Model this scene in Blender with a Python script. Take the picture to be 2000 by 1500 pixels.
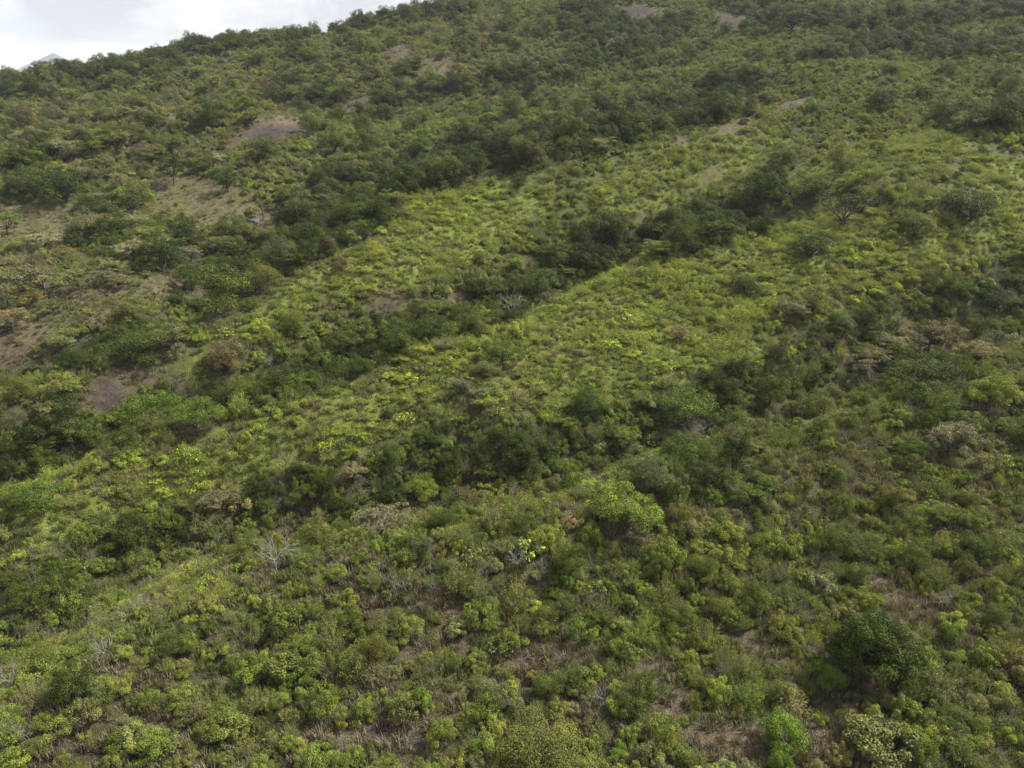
import bpy, math, random
import numpy as np

for o in list(bpy.data.objects):
    bpy.data.objects.remove(o)
SC = bpy.context.scene
COL = SC.collection
R = math.radians
rng = np.random.default_rng(11)

# ------------------------------------------------------------------ camera
PITCH = R(16.0)
CAMZ = 60.0
F = 1402.0                       # focal length in pixels of the 2000 px wide photograph
cam_data = bpy.data.cameras.new('camera')
cam_data.sensor_fit = 'HORIZONTAL'
cam_data.sensor_width = 36.0
cam_data.lens = 36.0 * F / 2000.0
cam_data.clip_start = 0.5
cam_data.clip_end = 20000.0
cam = bpy.data.objects.new('camera', cam_data)
COL.objects.link(cam)
cam.location = (0, 0, CAMZ)
cam.rotation_euler = (math.pi / 2 - PITCH, 0, 0)
SC.camera = cam

# ------------------------------------------------------------------ light
SUN_EL, SUN_AZ = R(50), R(74)    # azimuth measured from the view direction towards the right
world = bpy.data.worlds.new('World')
SC.world = world
world.use_nodes = True
wn, wl = world.node_tree.nodes, world.node_tree.links
wn.clear()
w_out = wn.new('ShaderNodeOutputWorld')
w_bg = wn.new('ShaderNodeBackground')
w_bg.inputs['Strength'].default_value = 0.12
sky = wn.new('ShaderNodeTexSky')
sky.sky_type = 'NISHITA'
sky.sun_disc = False
sky.sun_elevation = SUN_EL
sky.sun_rotation = SUN_AZ
w_tc = wn.new('ShaderNodeTexCoord')
w_map = wn.new('ShaderNodeMapping')
w_map.inputs['Scale'].default_value = (1.0, 1.0, 2.6)
w_n1 = wn.new('ShaderNodeTexNoise')
w_n1.inputs['Scale'].default_value = 7.0
w_n1.inputs['Detail'].default_value = 7.0
w_n1.inputs['Roughness'].default_value = 0.55
w_n1.inputs['Distortion'].default_value = 0.3
w_n2 = wn.new('ShaderNodeTexNoise')
w_n2.inputs['Scale'].default_value = 2.1
w_n2.inputs['Detail'].default_value = 4.0
w_r1 = wn.new('ShaderNodeValToRGB')          # brightness of the cloud layer
w_r1.color_ramp.elements[0].position = 0.40
w_r1.color_ramp.elements[0].color = (1.36, 1.39, 1.5, 1)
w_r1.color_ramp.elements[1].position = 0.60
w_r1.color_ramp.elements[1].color = (2.25, 2.25, 2.27, 1)
w_r2 = wn.new('ShaderNodeValToRGB')          # how closed the cloud layer is
w_r2.color_ramp.elements[0].position = 0.26
w_r2.color_ramp.elements[0].color = (0.55, 0.55, 0.55, 1)
w_r2.color_ramp.elements[1].position = 0.42
w_r2.color_ramp.elements[1].color = (1, 1, 1, 1)
w_mix = wn.new('ShaderNodeMix')
w_mix.data_type = 'RGBA'
wl.new(w_tc.outputs['Generated'], w_map.inputs['Vector'])
wl.new(w_map.outputs['Vector'], w_n1.inputs['Vector'])
wl.new(w_map.outputs['Vector'], w_n2.inputs['Vector'])
wl.new(w_n1.outputs['Fac'], w_r1.inputs['Fac'])
wl.new(w_n2.outputs['Fac'], w_r2.inputs['Fac'])
wl.new(w_r2.outputs['Color'], w_mix.inputs[0])
wl.new(sky.outputs['Color'], w_mix.inputs[6])
wl.new(w_r1.outputs['Color'], w_mix.inputs[7])
wl.new(w_mix.outputs[2], w_bg.inputs['Color'])
wl.new(w_bg.outputs['Background'], w_out.inputs['Surface'])

sun_data = bpy.data.lights.new('sun', 'SUN')
sun_data.energy = 3.5
sun_data.angle = R(4)
sun_data.color = (1.0, 0.965, 0.90)
sun = bpy.data.objects.new('sun', sun_data)
COL.objects.link(sun)
sun.rotation_euler = (math.pi / 2 - SUN_EL, 0, math.pi - SUN_AZ)
sun.location = (0, 0, 400)

vs = SC.view_settings
vs.view_transform = 'Standard'
vs.look = 'None'
vs.exposure = 1.88
vs.gamma = 1.0
vs.use_curve_mapping = False
cy = SC.cycles
cy.max_bounces = 3
cy.diffuse_bounces = 1
cy.glossy_bounces = 1
cy.transmission_bounces = 2
cy.transparent_max_bounces = 4
cy.volume_bounces = 0
cy.use_denoising = True
cy.denoising_prefilter = 'NONE'
SC.render.filter_size = 1.2

# ------------------------------------------------------------------ small maths
def hash2(ix, iy, seed):
    h = (ix.astype(np.int64) * 374761393 + iy.astype(np.int64) * 668265263 + seed * 974711) & 0x7fffffff
    h = ((h ^ (h >> 13)) * 1274126177) & 0x7fffffff
    h = h ^ (h >> 16)
    return (h & 0xffff) / 65535.0

def vnoise(x, y, seed=0):
    ix, iy = np.floor(x), np.floor(y)
    fx, fy = x - ix, y - iy
    fx = fx * fx * (3 - 2 * fx); fy = fy * fy * (3 - 2 * fy)
    a = hash2(ix, iy, seed); b = hash2(ix + 1, iy, seed)
    c = hash2(ix, iy + 1, seed); d = hash2(ix + 1, iy + 1, seed)
    return (a * (1 - fx) + b * fx) * (1 - fy) + (c * (1 - fx) + d * fx) * fy

def fbm(x, y, seed=0, octaves=4):
    s, a, t = 0.0, 1.0, 0.0
    for k in range(octaves):
        s = s + a * vnoise(x * 2 ** k + 17.3 * k, y * 2 ** k - 9.1 * k, seed + k)
        t += a; a *= 0.5
    return s / t

def smooth(a, b, x):
    t = np.clip((x - a) / (b - a), 0, 1)
    return t * t * (3 - 2 * t)

CP, SP = math.cos(PITCH), math.sin(PITCH)
def unproject(u, v, d):
    """pixel of the photograph and depth along the camera axis -> world point"""
    u, v, d = (np.asarray(q, float) for q in (u, v, d))
    a = (750 - v) / F
    return d * (u - 1000) / F, d * (CP + a * SP), CAMZ + d * (-SP + a * CP)

def project(x, y, z):
    dz = z - CAMZ
    d = y * CP - dz * SP
    h = y * SP + dz * CP
    d = np.where(np.abs(d) < 1e-3, 1e-3, d)
    return 1000 + F * x / d, 750 - F * h / d, d

# ------------------------------------------------------------------ terrain surface
DV = np.array([-320, -200, -100, 0, 100, 200, 300, 450, 600, 750, 900, 1100, 1300, 1500, 1800.])
DD = np.array([720, 620, 520, 430, 340, 270, 215, 162, 126, 100, 82, 66, 55, 47, 38.])
def depth_at(u, v):
    return np.interp(v + 0.06 * (np.asarray(u, float) - 1000), DV, DD)
SKYU = np.array([-900, -400, -150, 0, 60, 130, 200, 250, 330, 380, 450, 520, 600, 700, 800, 860, 1000, 1300, 1700, 2000, 2400, 2900.])
SKYV = np.array([400, 280, 220, 176, 160, 146, 148, 147, 116, 103, 97, 88, 75, 52, 33, 22, -10, -60, -140, -200, -270, -340.])
cps = []
for u in (-900, -500, -150, 150, 450, 750, 1000, 1250, 1550, 1850, 2150, 2500, 2900):
    top = np.interp(u, SKYU, SKYV)
    for v in (top + 45, 130, 220, 330, 450, 600, 760, 950, 1200, 1480, 1750):
        if v < top + 44:
            continue
        cps.append([float(q) for q in unproject(u, v, depth_at(u, v))])
crest_xyz = []
for u, v in zip(SKYU, SKYV):
    p = np.array([float(q) for q in unproject(u, v, depth_at(u, v))])
    crest_xyz.append(p)
    cps.append(p)
    r = math.hypot(p[0], p[1])
    for k, dz in ((1.13, 0.01), (1.4, 0.13), (1.9, 0.42)):
        cps.append([p[0] * k, p[1] * k, p[2] - dz * r])
for q in ((0, 5, 13), (0, -60, 2), (-130, -40, -6), (130, -20, 24), (0, -250, -40), (-300, -150, -50), (300, -100, 30), (-420, 60, -20), (430, 60, 70)):
    cps.append(list(q))
cps = np.array(cps, float)
S0 = 100.0
def tps_kernel(r2):
    return 0.5 * r2 * np.log(r2 + 1e-9)
def tps_fit(P):
    n = len(P)
    X = P[:, :2] / S0
    K = tps_kernel(((X[:, None] - X[None]) ** 2).sum(-1)) + np.eye(n) * 0.02
    Q = np.hstack([np.ones((n, 1)), X])
    A = np.zeros((n + 3, n + 3))
    A[:n, :n] = K; A[:n, n:] = Q; A[n:, :n] = Q.T
    return np.linalg.solve(A, np.concatenate([P[:, 2], np.zeros(3)])), X
TW, TX = tps_fit(cps)
def tps(x, y):
    x = np.asarray(x, float).ravel() / S0; y = np.asarray(y, float).ravel() / S0
    out = TW[-3] + TW[-2] * x + TW[-1] * y
    for k in range(len(TX)):
        out += TW[k] * tps_kernel((x - TX[k, 0]) ** 2 + (y - TX[k, 1]) ** 2)
    return out

# gullies (trees gather in them) and the spurs between them, as drawn on the photograph
GULLIES = [
    [(-150, 1000), (0, 930), (200, 860), (330, 800), (480, 760), (600, 735), (700, 690), (800, 650), (900, 632), (1000, 590), (1090, 545), (1180, 500), (1260, 472), (1400, 440), (1500, 420)],
    [(-100, 720), (60, 690), (300, 640), (420, 570), (520, 490), (620, 440), (700, 395), (800, 350), (930, 318), (1050, 285), (1200, 262), (1340, 225), (1450, 185)],
    [(-100, 1250), (0, 1205), (100, 1150), (200, 1085), (300, 1030), (430, 1005), (560, 970), (690, 950), (800, 905), (900, 885), (1010, 900), (1150, 840), (1250, 820), (1400, 800), (1500, 760), (1650, 690), (1780, 640), (1900, 580), (2050, 540)],
    [(560, 180), (700, 215), (830, 185), (950, 160), (1080, 150), (1180, 110), (1270, 120), (1330, 40)],
]
SPURS = [
    [(150, 800), (400, 690), (520, 600), (650, 545), (760, 460), (900, 400), (1040, 375), (1250, 310), (1500, 225), (1640, 150)],
    [(100, 1030), (400, 880), (700, 770), (960, 660), (1150, 580), (1400, 500), (1650, 450), (1850, 370), (2050, 320)],
    [(270, 290), (480, 260), (620, 215), (760, 110), (900, 125), (1050, 70)],
    [(100, 1450), (500, 1200), (900, 1130), (1300, 1020), (1700, 880), (2050, 760)],
]
def on_base(poly):
    pts = []
    for (u0, v0), (u1, v1) in zip(poly[:-1], poly[1:]):
        for t in (0, 0.25, 0.5, 0.75):
            u, v = u0 + (u1 - u0) * t, v0 + (v1 - v0) * t
            pts.append((*[float(q) for q in unproject(u, v, depth_at(u, v))[:2]], float(depth_at(u, v))))
    return np.array(pts)
def groove(x, y, poly, wk):
    P = on_base(poly)
    best = np.full(x.shape, 1e9); dep = np.zeros(x.shape)
    for px, py, d in P:
        q = np.hypot(x - px, y - py) / (wk * d)
        m = q < best
        best[m] = q[m]; dep[m] = d
    return np.exp(-best ** 2) * dep

front = np.arange(-70, 70.01, 0.5)
ANG = np.radians(np.concatenate([front, np.arange(74, 290.1, 4)]))      # measured from +Y to +X
RAD = np.concatenate([np.geomspace(8, 1250, 285), np.geomspace(1320, 8500, 22)])
AG, RG = np.meshgrid(ANG, RAD, indexing='ij')
GX, GY = RG * np.sin(AG), RG * np.cos(AG)
xf, yf = GX.ravel(), GY.ravel()
z = tps(xf, yf)
near = RG.ravel() < 800
disp = np.zeros(len(xf))
for g in GULLIES:
    disp[near] -= 0.085 * groove(xf[near], yf[near], g, 0.10)
for g in SPURS:
    disp[near] += 0.06 * groove(xf[near], yf[near], g, 0.12)
disp *= 1 - 0.75 * smooth(190, 380, RG.ravel())
disp += (fbm(xf / 46, yf / 46, 3, 3) - 0.5) * 5.0 * smooth(30, 140, RG.ravel())
disp += (fbm(xf / 11, yf / 11, 9, 3) - 0.5) * 1.5
z = z + disp
far = smooth(760, 1240, RG.ravel())
z = z * (1 - far) + (-110 + 40 * (fbm(xf / 700, yf / 700, 21, 3) - 0.5)) * far
z = np.clip(z, -160, 400)
GZ = z.reshape(GX.shape)
LR = np.log(RAD)

def height(x, y):
    x, y = np.asarray(x, float), np.asarray(y, float)
    a = np.arctan2(x, y)
    a = np.where(a < ANG[0], a + 2 * math.pi, a)
    r = np.clip(np.hypot(x, y), RAD[0], RAD[-1])
    ia = np.clip(np.searchsorted(ANG, a) - 1, 0, len(ANG) - 2)
    fa = np.clip((a - ANG[ia]) / (ANG[ia + 1] - ANG[ia]), 0, 1)
    lr = np.log(r)
    ir = np.clip(np.searchsorted(LR, lr) - 1, 0, len(LR) - 2)
    fr = np.clip((lr - LR[ir]) / (LR[ir + 1] - LR[ir]), 0, 1)
    z0 = GZ[ia, ir] * (1 - fa) + GZ[ia + 1, ir] * fa
    z1 = GZ[ia, ir + 1] * (1 - fa) + GZ[ia + 1, ir + 1] * fa
    return z0 * (1 - fr) + z1 * fr

def at(u, v):
    """first ground point on the line of sight through a pixel of the photograph"""
    u, v = float(u), float(v)
    ds = np.geomspace(25, 760, 900)
    x, y, zz = unproject(np.full_like(ds, u), np.full_like(ds, v), ds)
    hit = np.nonzero(zz <= height(x, y))[0]
    k = hit[0] if len(hit) else len(ds) - 1
    return float(x[k]), float(y[k]), float(height(x[k], y[k])), float(ds[k])

# ------------------------------------------------------------------ what grows where and which spurs look sunlit (pixel map of the photograph -> ground)
def band(u, v, polys, w, squash=1.7):
    best = np.full(u.shape, 1e9)
    for poly in polys:
        for (u0, v0), (u1, v1) in zip(poly[:-1], poly[1:]):
            dx, dy = u1 - u0, (v1 - v0) * squash
            t = np.clip(((u - u0) * dx + (v - v0) * squash * dy) / (dx * dx + dy * dy + 1e-9), 0, 1)
            best = np.minimum(best, np.hypot(u - u0 - t * dx, (v - v0) * squash - t * dy))
    return np.clip(1 - best / w, 0, 1)

def blobs(u, v, items, k=1.0):
    m = np.zeros(u.shape)
    for cx, cy_, rx, ry, rot, s in items:
        c, s_ = math.cos(R(rot)), math.sin(R(rot))
        a = ((u - cx) * c + (v - cy_) * s_) / (rx * k)
        b = (-(u - cx) * s_ + (v - cy_) * c) / (ry * k)
        m = np.maximum(m, s * np.clip(1.35 - np.hypot(a, b), 0, 1) / 0.5)
    return np.clip(m, 0, 1)

DARKB = [GULLIES[0], GULLIES[2], GULLIES[1][3:]]
DARKB2 = [GULLIES[3], [(100, 380), (220, 440), (330, 500)], [(300, 95), (420, 90), (520, 75), (700, 40), (900, 15)], [(1480, 60), (1560, 50), (1660, 50), (1780, 45), (2000, 20)],
          [(1620, 110), (1760, 90), (1900, 100), (2000, 85)], [(0, 330), (150, 310), (300, 270), (420, 235)], [(1500, 400), (1620, 380), (1800, 420), (1930, 400)],
          [(1880, 250), (1960, 260), (2040, 250)], [(0, 180), (180, 160), (330, 120)]]
DARK_SPOTS = [(640, 445, 110, 48, -20, 1), (560, 495, 90, 42, -20, 1), (330, 495, 70, 40, 0, .7), (220, 455, 70, 38, 0, .75), (120, 380, 80, 34, 0, .8), (710, 375, 90, 34, -20, .9), (450, 565, 80, 50, 0, 1), (1340, 930, 130, 70, 0, .8), (440, 560, 90, 60, -10, 1), (1180, 60, 90, 35, 20, .8), (700, 955, 110, 50, 0, .9), (880, 900, 110, 55, 0, .9), (1440, 770, 90, 45, 0, .7),
              (1800, 730, 150, 60, 10, .8), (1960, 590, 70, 60, 0, 1), (1330, 225, 90, 40, -15, 1), (640, 430, 120, 60, -20, 1), (250, 810, 160, 45, -5, 1), (90, 870, 110, 50, -15, .9), (60, 660, 120, 30, -8, .6),
              (250, 690, 130, 40, 0, .8), (1290, 480, 110, 35, -12, .9), (880, 330, 90, 40, -10, 1), (1650, 660, 90, 35, 0, .6), (170, 1090, 110, 45, -25, .8), (30, 1180, 60, 60, -20, .9), (1900, 830, 90, 40, 0, .35)]
BRIGHT = [(1300, 600, 480, 100, -12, .5), (1650, 480, 420, 90, -10, .55), (560, 860, 460, 90, -22, .55), (1200, 740, 330, 60, -8, .45), (180, 1060, 230, 50, -25, .3), (1750, 320, 260, 60, -12, .22), (1300, 330, 200, 50, -18, .35), (850, 470, 210, 62, -24, 1), (960, 410, 110, 40, -15, 1), (1150, 620, 240, 45, -12, .85), (1480, 520, 240, 55, -10, .9), (1860, 440, 190, 55, -12, 1), (1960, 340, 80, 30, 0, .9),  # yellow-green scrub on the spurs; their patches of sunlight are put into its colour
          (520, 620, 90, 35, -28, .8), (400, 690, 60, 26, -25, .7), (700, 790, 200, 55, -20, .9), (430, 900, 190, 55, -24, .9), (180, 1000, 150, 45, -25, .7), (950, 720, 150, 45, -8, .7), (350, 960, 90, 40, -20, .8),
          (60, 970, 70, 35, 0, .7), (1230, 980, 60, 30, 0, .6), (1200, 690, 160, 50, -5, .6), (1740, 480, 120, 30, 0, .9), (380, 1170, 160, 45, -10, .25), (1420, 330, 120, 35, -20, .5), (1280, 400, 90, 35, -20, .45), (620, 545, 70, 26, -25, .7)]
SOIL = [(770, 592, 52, 22, 10, .9), (890, 590, 45, 16, -25, .8), (310, 742, 75, 15, -5, 1), (205, 772, 45, 28, -20, .9), (20, 690, 42, 30, 0, .8), (300, 283, 50, 11, -18, 1), (535, 258, 75, 17, -6, 1), (470, 275, 40, 7, -25, 1),
        (1545, 207, 36, 13, -28, 1), (1440, 246, 40, 11, -18, 1), (1335, 277, 25, 8, -10, .9), (1390, 342, 30, 13, -40, .8), (1228, 60, 10, 24, 25, 1), (1205, 80, 30, 9, -30, .8), (1240, 22, 45, 14, 0, .8), (1300, 25, 35, 9, 15, .7), (775, 103, 32, 11, -8, .8),
        (1430, 45, 40, 20, 0, .5), (1020, 518, 28, 12, 10, .6), (750, 1188, 60, 22, 0, .8), (870, 1190, 55, 22, 0, .8), (1040, 1290, 90, 30, 10, .5),
        (1130, 1280, 70, 25, 20, .55), (1300, 1310, 60, 25, 0, .4), (1320, 1390, 35, 50, 0, .5), (320, 1420, 40, 26, 20, .9), (750, 1430, 90, 35, 0, .75), (1440, 1450, 120, 45, 0, .9), (1600, 1430, 40, 70, 0, .8), (1800, 1200, 75, 32, 20, .85), (1710, 1135, 40, 30, 40, .7),
        (1610, 1330, 40, 20, 0, .4), (850, 1260, 90, 30, 0, .5), (1480, 1260, 80, 30, 20, .35), (600, 1430, 50, 25, 0, .5), (1190, 1180, 60, 25, 0, .35), (1025, 1140, 40, 18, 0, .4), (1245, 430, 20, 8, -20, .6), (730, 600, 30, 10, 0, .6)]
MEADOW = [(60, 440, 120, 40, 0, .9), (410, 400, 120, 42, 15, .9), (180, 600, 150, 35, -10, .7), (40, 660, 80, 40, 0, .7), (330, 560, 60, 24, 0, .6), (860, 135, 110, 26, 8, .45), (180, 590, 110, 25, -10, .5), (560, 225, 70, 18, -20, .7), (690, 210, 50, 14, -20, .6), (330, 240, 60, 14, -25, .6)]
BURNT = [(300, 283, 46, 10, -18, 1), (545, 260, 62, 15, -6, 1), (1240, 22, 42, 13, 0, .9), (1425, 50, 35, 16, 0, .5), (205, 772, 40, 26, -20, .8), (760, 595, 30, 14, 10, .6), (790, 1440, 70, 25, 0, .4), (720, 1425, 50, 20, 0, .4)]
GREY = [(200, 300, 330, 110, -8, .4), (180, 470, 260, 120, 0, .75), (700, 150, 300, 60, -8, .3), (90, 570, 190, 80, -10, 1), (90, 450, 150, 60, 0, .8), (230, 540, 110, 45, 0, .8), (1720, 690, 110, 45, 0, .7), (1890, 680, 90, 40, 0, .8), (1330, 860, 120, 50, 0, .5), (1560, 430, 90, 30, 0, .3), (600, 400, 60, 30, 0, .3), (930, 780, 90, 30, 0, .5),
        (1850, 870, 90, 40, 0, .7), (1240, 940, 110, 40, 0, .5), (420, 985, 60, 30, 0, .5), (1500, 1000, 120, 50, 0, .3), (1900, 1400, 120, 80, 0, .3), (1680, 1420, 120, 60, 0, .5), (1060, 1400, 110, 60, 0, .35), (1000, 1090, 130, 40, 0, .4), (1640, 1130, 120, 40, 0, .3),
        (1150, 830, 60, 30, 0, .2), (240, 380, 120, 40, 0, .4), (680, 520, 40, 20, 0, .4)]

def masks(x, y, zz):
    u, v, d = project(x, y, zz)
    # break the outlines up with noise in ground space
    n1 = fbm(x / 9.0, y / 9.0, 31, 3) - 0.5
    n2 = fbm(x / 9.0 + 40, y / 9.0 - 20, 37, 3) - 0.5
    uu = u + n1 * 50 * np.clip(100 / d, 0.35, 1.5)
    vv = v + n2 * 32 * np.clip(100 / d, 0.35, 1.5)
    wscale = np.clip(d / 100, 0.5, 1.4)
    dark = np.maximum(band(uu, vv, DARKB, 85), 0.8 * band(uu, vv, DARKB2, 42))
    dark = np.maximum(smooth(0.05, 0.6, dark), blobs(uu, vv, DARK_SPOTS))
    bright = blobs(uu, vv, BRIGHT) * (1 - 0.8 * dark)
    n3 = n1 + 0.8 * (fbm(x / 3.0, y / 3.0, 33, 2) - 0.5); n4 = n2 + 0.8 * (fbm(x / 3.0, y / 3.0, 39, 2) - 0.5)
    su, sv = u + n3 * 46 * np.clip(100 / d, .4, 1.5), v + n4 * 22 * np.clip(100 / d, .4, 1.5)
    soil = np.maximum(0.8 * blobs(su, sv, [q for q in SOIL if 150 < q[1] < 1000], 1.0), np.maximum(blobs(su, sv, [q for q in SOIL if q[1] >= 1000], 0.92), 0.9 * blobs(su, sv, [q for q in SOIL if q[1] <= 150], 1.0)))
    burnt = blobs(u + n3 * 36 * np.clip(100 / d, .4, 1.5), v + n4 * 15 * np.clip(100 / d, .4, 1.5), BURNT, 0.85)
    meadow = blobs(uu, vv, MEADOW)
    grey = blobs(uu, vv, GREY)
    return u, v, d, dark, bright, soil, burnt, grey, meadow

# ------------------------------------------------------------------ materials
def new_mat(name):
    m = bpy.data.materials.new(name)
    m.use_nodes = True
    nt = m.node_tree
    nt.nodes.clear()
    return m, nt.nodes, nt.links

def math_node(n, l, op, a, b=None):
    k = n.new('ShaderNodeMath'); k.operation = op
    for i, q in enumerate((a, b)):
        if q is None: continue
        if hasattr(q, 'links') or hasattr(q, 'is_linked'): l.new(q, k.inputs[i])
        else: k.inputs[i].default_value = q
    return k.outputs[0]

def mixc(n, l, fac, a, b, mode='MIX'):
    k = n.new('ShaderNodeMix'); k.data_type = 'RGBA'; k.blend_type = mode
    for i, q in ((0, fac), (6, a), (7, b)):
        if hasattr(q, 'is_linked'): l.new(q, k.inputs[i])
        else: k.inputs[i].default_value = q if i == 0 else (*q, 1)
    return k.outputs[2]

def leaf_material(name, young=(1.45, 1.32, 0.85), translucent=0.17, rough=0.6, dryness=0.04):
    m, n, l = new_mat(name)
    tint = n.new('ShaderNodeAttribute'); tint.attribute_type = 'INSTANCER'; tint.attribute_name = 'tint'
    var = n.new('ShaderNodeAttribute'); var.attribute_type = 'GEOMETRY'; var.attribute_name = 'leaf_value'
    var2 = n.new('ShaderNodeAttribute'); var2.attribute_type = 'GEOMETRY'; var2.attribute_name = 'clump_value'
    br = math_node(n, l, 'ADD', math_node(n, l, 'MULTIPLY', var.outputs['Fac'], 0.55), 0.72)
    br = math_node(n, l, 'MULTIPLY', br, math_node(n, l, 'ADD', math_node(n, l, 'MULTIPLY', var2.outputs['Fac'], 0.5), 0.75))
    vm = n.new('ShaderNodeVectorMath'); vm.operation = 'SCALE'
    l.new(tint.outputs['Color'], vm.inputs[0]); l.new(br, vm.inputs['Scale'])
    # fresher leaves on some clumps, a few dry ones
    fresh = n.new('ShaderNodeMapRange'); fresh.inputs[1].default_value = 0.55; fresh.inputs[2].default_value = 1.0; fresh.inputs[4].default_value = 0.9
    l.new(var2.outputs['Fac'], fresh.inputs[0])
    c = mixc(n, l, fresh.outputs[0], vm.outputs[0], mixc(n, l, 1.0, vm.outputs[0], young, 'MULTIPLY'))
    dry = n.new('ShaderNodeMapRange'); dry.inputs[1].default_value = 1 - dryness; dry.inputs[2].default_value = 1 - dryness + 0.01; dry.inputs[4].default_value = 0.6
    l.new(var.outputs['Fac'], dry.inputs[0])
    c = mixc(n, l, dry.outputs[0], c, (0.19, 0.145, 0.085))
    p = n.new('ShaderNodeBsdfPrincipled')
    p.inputs['Roughness'].default_value = rough
    p.inputs['Specular IOR Level'].default_value = 0.12
    l.new(c, p.inputs['Base Color'])
    t = n.new('ShaderNodeBsdfTranslucent')
    tc = mixc(n, l, 1.0, c, (1.15, 1.15, 0.55), 'MULTIPLY')
    l.new(tc, t.inputs['Color'])
    mx = n.new('ShaderNodeMixShader'); mx.inputs[0].default_value = translucent
    l.new(p.outputs[0], mx.inputs[1]); l.new(t.outputs[0], mx.inputs[2])
    o = n.new('ShaderNodeOutputMaterial'); l.new(mx.outputs[0], o.inputs['Surface'])
    return m

def bark_material(name, c1, c2, scale=6.0):
    m, n, l = new_mat(name)
    tc = n.new('ShaderNodeTexCoord')
    no = n.new('ShaderNodeTexNoise'); no.inputs['Scale'].default_value = scale; no.inputs['Detail'].default_value = 4
    l.new(tc.outputs['Object'], no.inputs['Vector'])
    c = mixc(n, l, no.outputs['Fac'], c1, c2)
    p = n.new('ShaderNodeBsdfPrincipled'); p.inputs['Roughness'].default_value = 0.85; p.inputs['Specular IOR Level'].default_value = 0.15
    l.new(c, p.inputs['Base Color'])
    o = n.new('ShaderNodeOutputMaterial'); l.new(p.outputs[0], o.inputs['Surface'])
    return m

M_LEAF = leaf_material('broad_leaves')
M_FINE = leaf_material('fine_leaves', young=(1.4, 1.25, 0.95), translucent=0.20, rough=0.65, dryness=0.07)
M_PALM = leaf_material('palm_leaflets', young=(1.2, 1.2, 1.0), translucent=0.2, rough=0.45, dryness=0.05)
M_BARK = bark_material('bark', (0.035, 0.029, 0.023), (0.10, 0.088, 0.072))
M_DEAD = bark_material('weathered_grey_wood', (0.13, 0.12, 0.108), (0.29, 0.275, 0.25), 3.0)
M_TWIG = bark_material('dry_twigs', (0.13, 0.105, 0.085), (0.27, 0.235, 0.20), 2.0)
M_ROCK = bark_material('grey_rock', (0.05, 0.046, 0.05), (0.13, 0.122, 0.12), 1.4)

# ground: grass, soil and burnt earth from the painted vertex colour, broken up by noise
def ground_material():
    m, n, l = new_mat('hillside_soil_and_grass')
    at_ = n.new('ShaderNodeAttribute'); at_.attribute_name = 'earth'
    tc = n.new('ShaderNodeTexCoord')
    n1 = n.new('ShaderNodeTexNoise'); n1.inputs['Scale'].default_value = 0.8; n1.inputs['Detail'].default_value = 6; n1.inputs['Roughness'].default_value = 0.65
    n2 = n.new('ShaderNodeTexNoise'); n2.inputs['Scale'].default_value = 7.0; n2.inputs['Detail'].default_value = 4
    l.new(tc.outputs['Object'], n1.inputs['Vector']); l.new(tc.outputs['Object'], n2.inputs['Vector'])
    f1 = n.new('ShaderNodeMapRange'); f1.inputs[1].default_value = 0.3; f1.inputs[2].default_value = 0.7; f1.inputs[3].default_value = 0.55; f1.inputs[4].default_value = 1.4
    l.new(n1.outputs['Fac'], f1.inputs[0])
    f2 = n.new('ShaderNodeMapRange'); f2.inputs[1].default_value = 0.3; f2.inputs[2].default_value = 0.7; f2.inputs[3].default_value = 0.65; f2.inputs[4].default_value = 1.35
    l.new(n2.outputs['Fac'], f2.inputs[0])
    vm = n.new('ShaderNodeVectorMath'); vm.operation = 'SCALE'
    l.new(at_.outputs['Color'], vm.inputs[0]); l.new(math_node(n, l, 'MULTIPLY', f1.outputs[0], f2.outputs[0]), vm.inputs['Scale'])
    p = n.new('ShaderNodeBsdfPrincipled'); p.inputs['Roughness'].default_value = 0.95; p.inputs['Specular IOR Level'].default_value = 0.1
    l.new(vm.outputs[0], p.inputs['Base Color'])
    b = n.new('ShaderNodeBump'); b.inputs['Strength'].default_value = 0.8; b.inputs['Distance'].default_value = 0.25
    l.new(n2.outputs['Fac'], b.inputs['Height']); l.new(b.outputs[0], p.inputs['Normal'])
    o = n.new('ShaderNodeOutputMaterial'); l.new(p.outputs[0], o.inputs['Surface'])
    return m

# ------------------------------------------------------------------ mesh helpers
def mesh_from(name, verts, faces_flat, per_face, mats, mat_index=None, attrs=None, smooth_faces=None):
    """verts (n,3); faces_flat corner indices; per_face vertices in each face (array)"""
    me = bpy.data.meshes.new(name)
    nv, nf = len(verts), len(per_face)
    me.vertices.add(nv); me.vertices.foreach_set('co', np.ascontiguousarray(verts, np.float32).ravel())
    me.loops.add(len(faces_flat)); me.loops.foreach_set('vertex_index', np.ascontiguousarray(faces_flat, np.int32))
    me.polygons.add(nf)
    starts = np.concatenate([[0], np.cumsum(per_face)[:-1]]).astype(np.int32)
    me.polygons.foreach_set('loop_start', starts)
    me.polygons.foreach_set('loop_total', np.asarray(per_face, np.int32))
    if mat_index is not None: me.polygons.foreach_set('material_index', np.asarray(mat_index, np.int32))
    if smooth_faces is not None: me.polygons.foreach_set('use_smooth', np.asarray(smooth_faces, bool))
    for m in mats: me.materials.append(m)
    for an, (dom, typ, val) in (attrs or {}).items():
        a = me.attributes.new(an, typ, dom)
        if typ == 'FLOAT': a.data.foreach_set('value', np.asarray(val, np.float32))
        elif typ == 'FLOAT_VECTOR': a.data.foreach_set('vector', np.asarray(val, np.float32).ravel())
        else: a.data.foreach_set('color', np.asarray(val, np.float32).ravel())
    me.update(calc_edges=True)
    me.validate()
    return me

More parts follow.
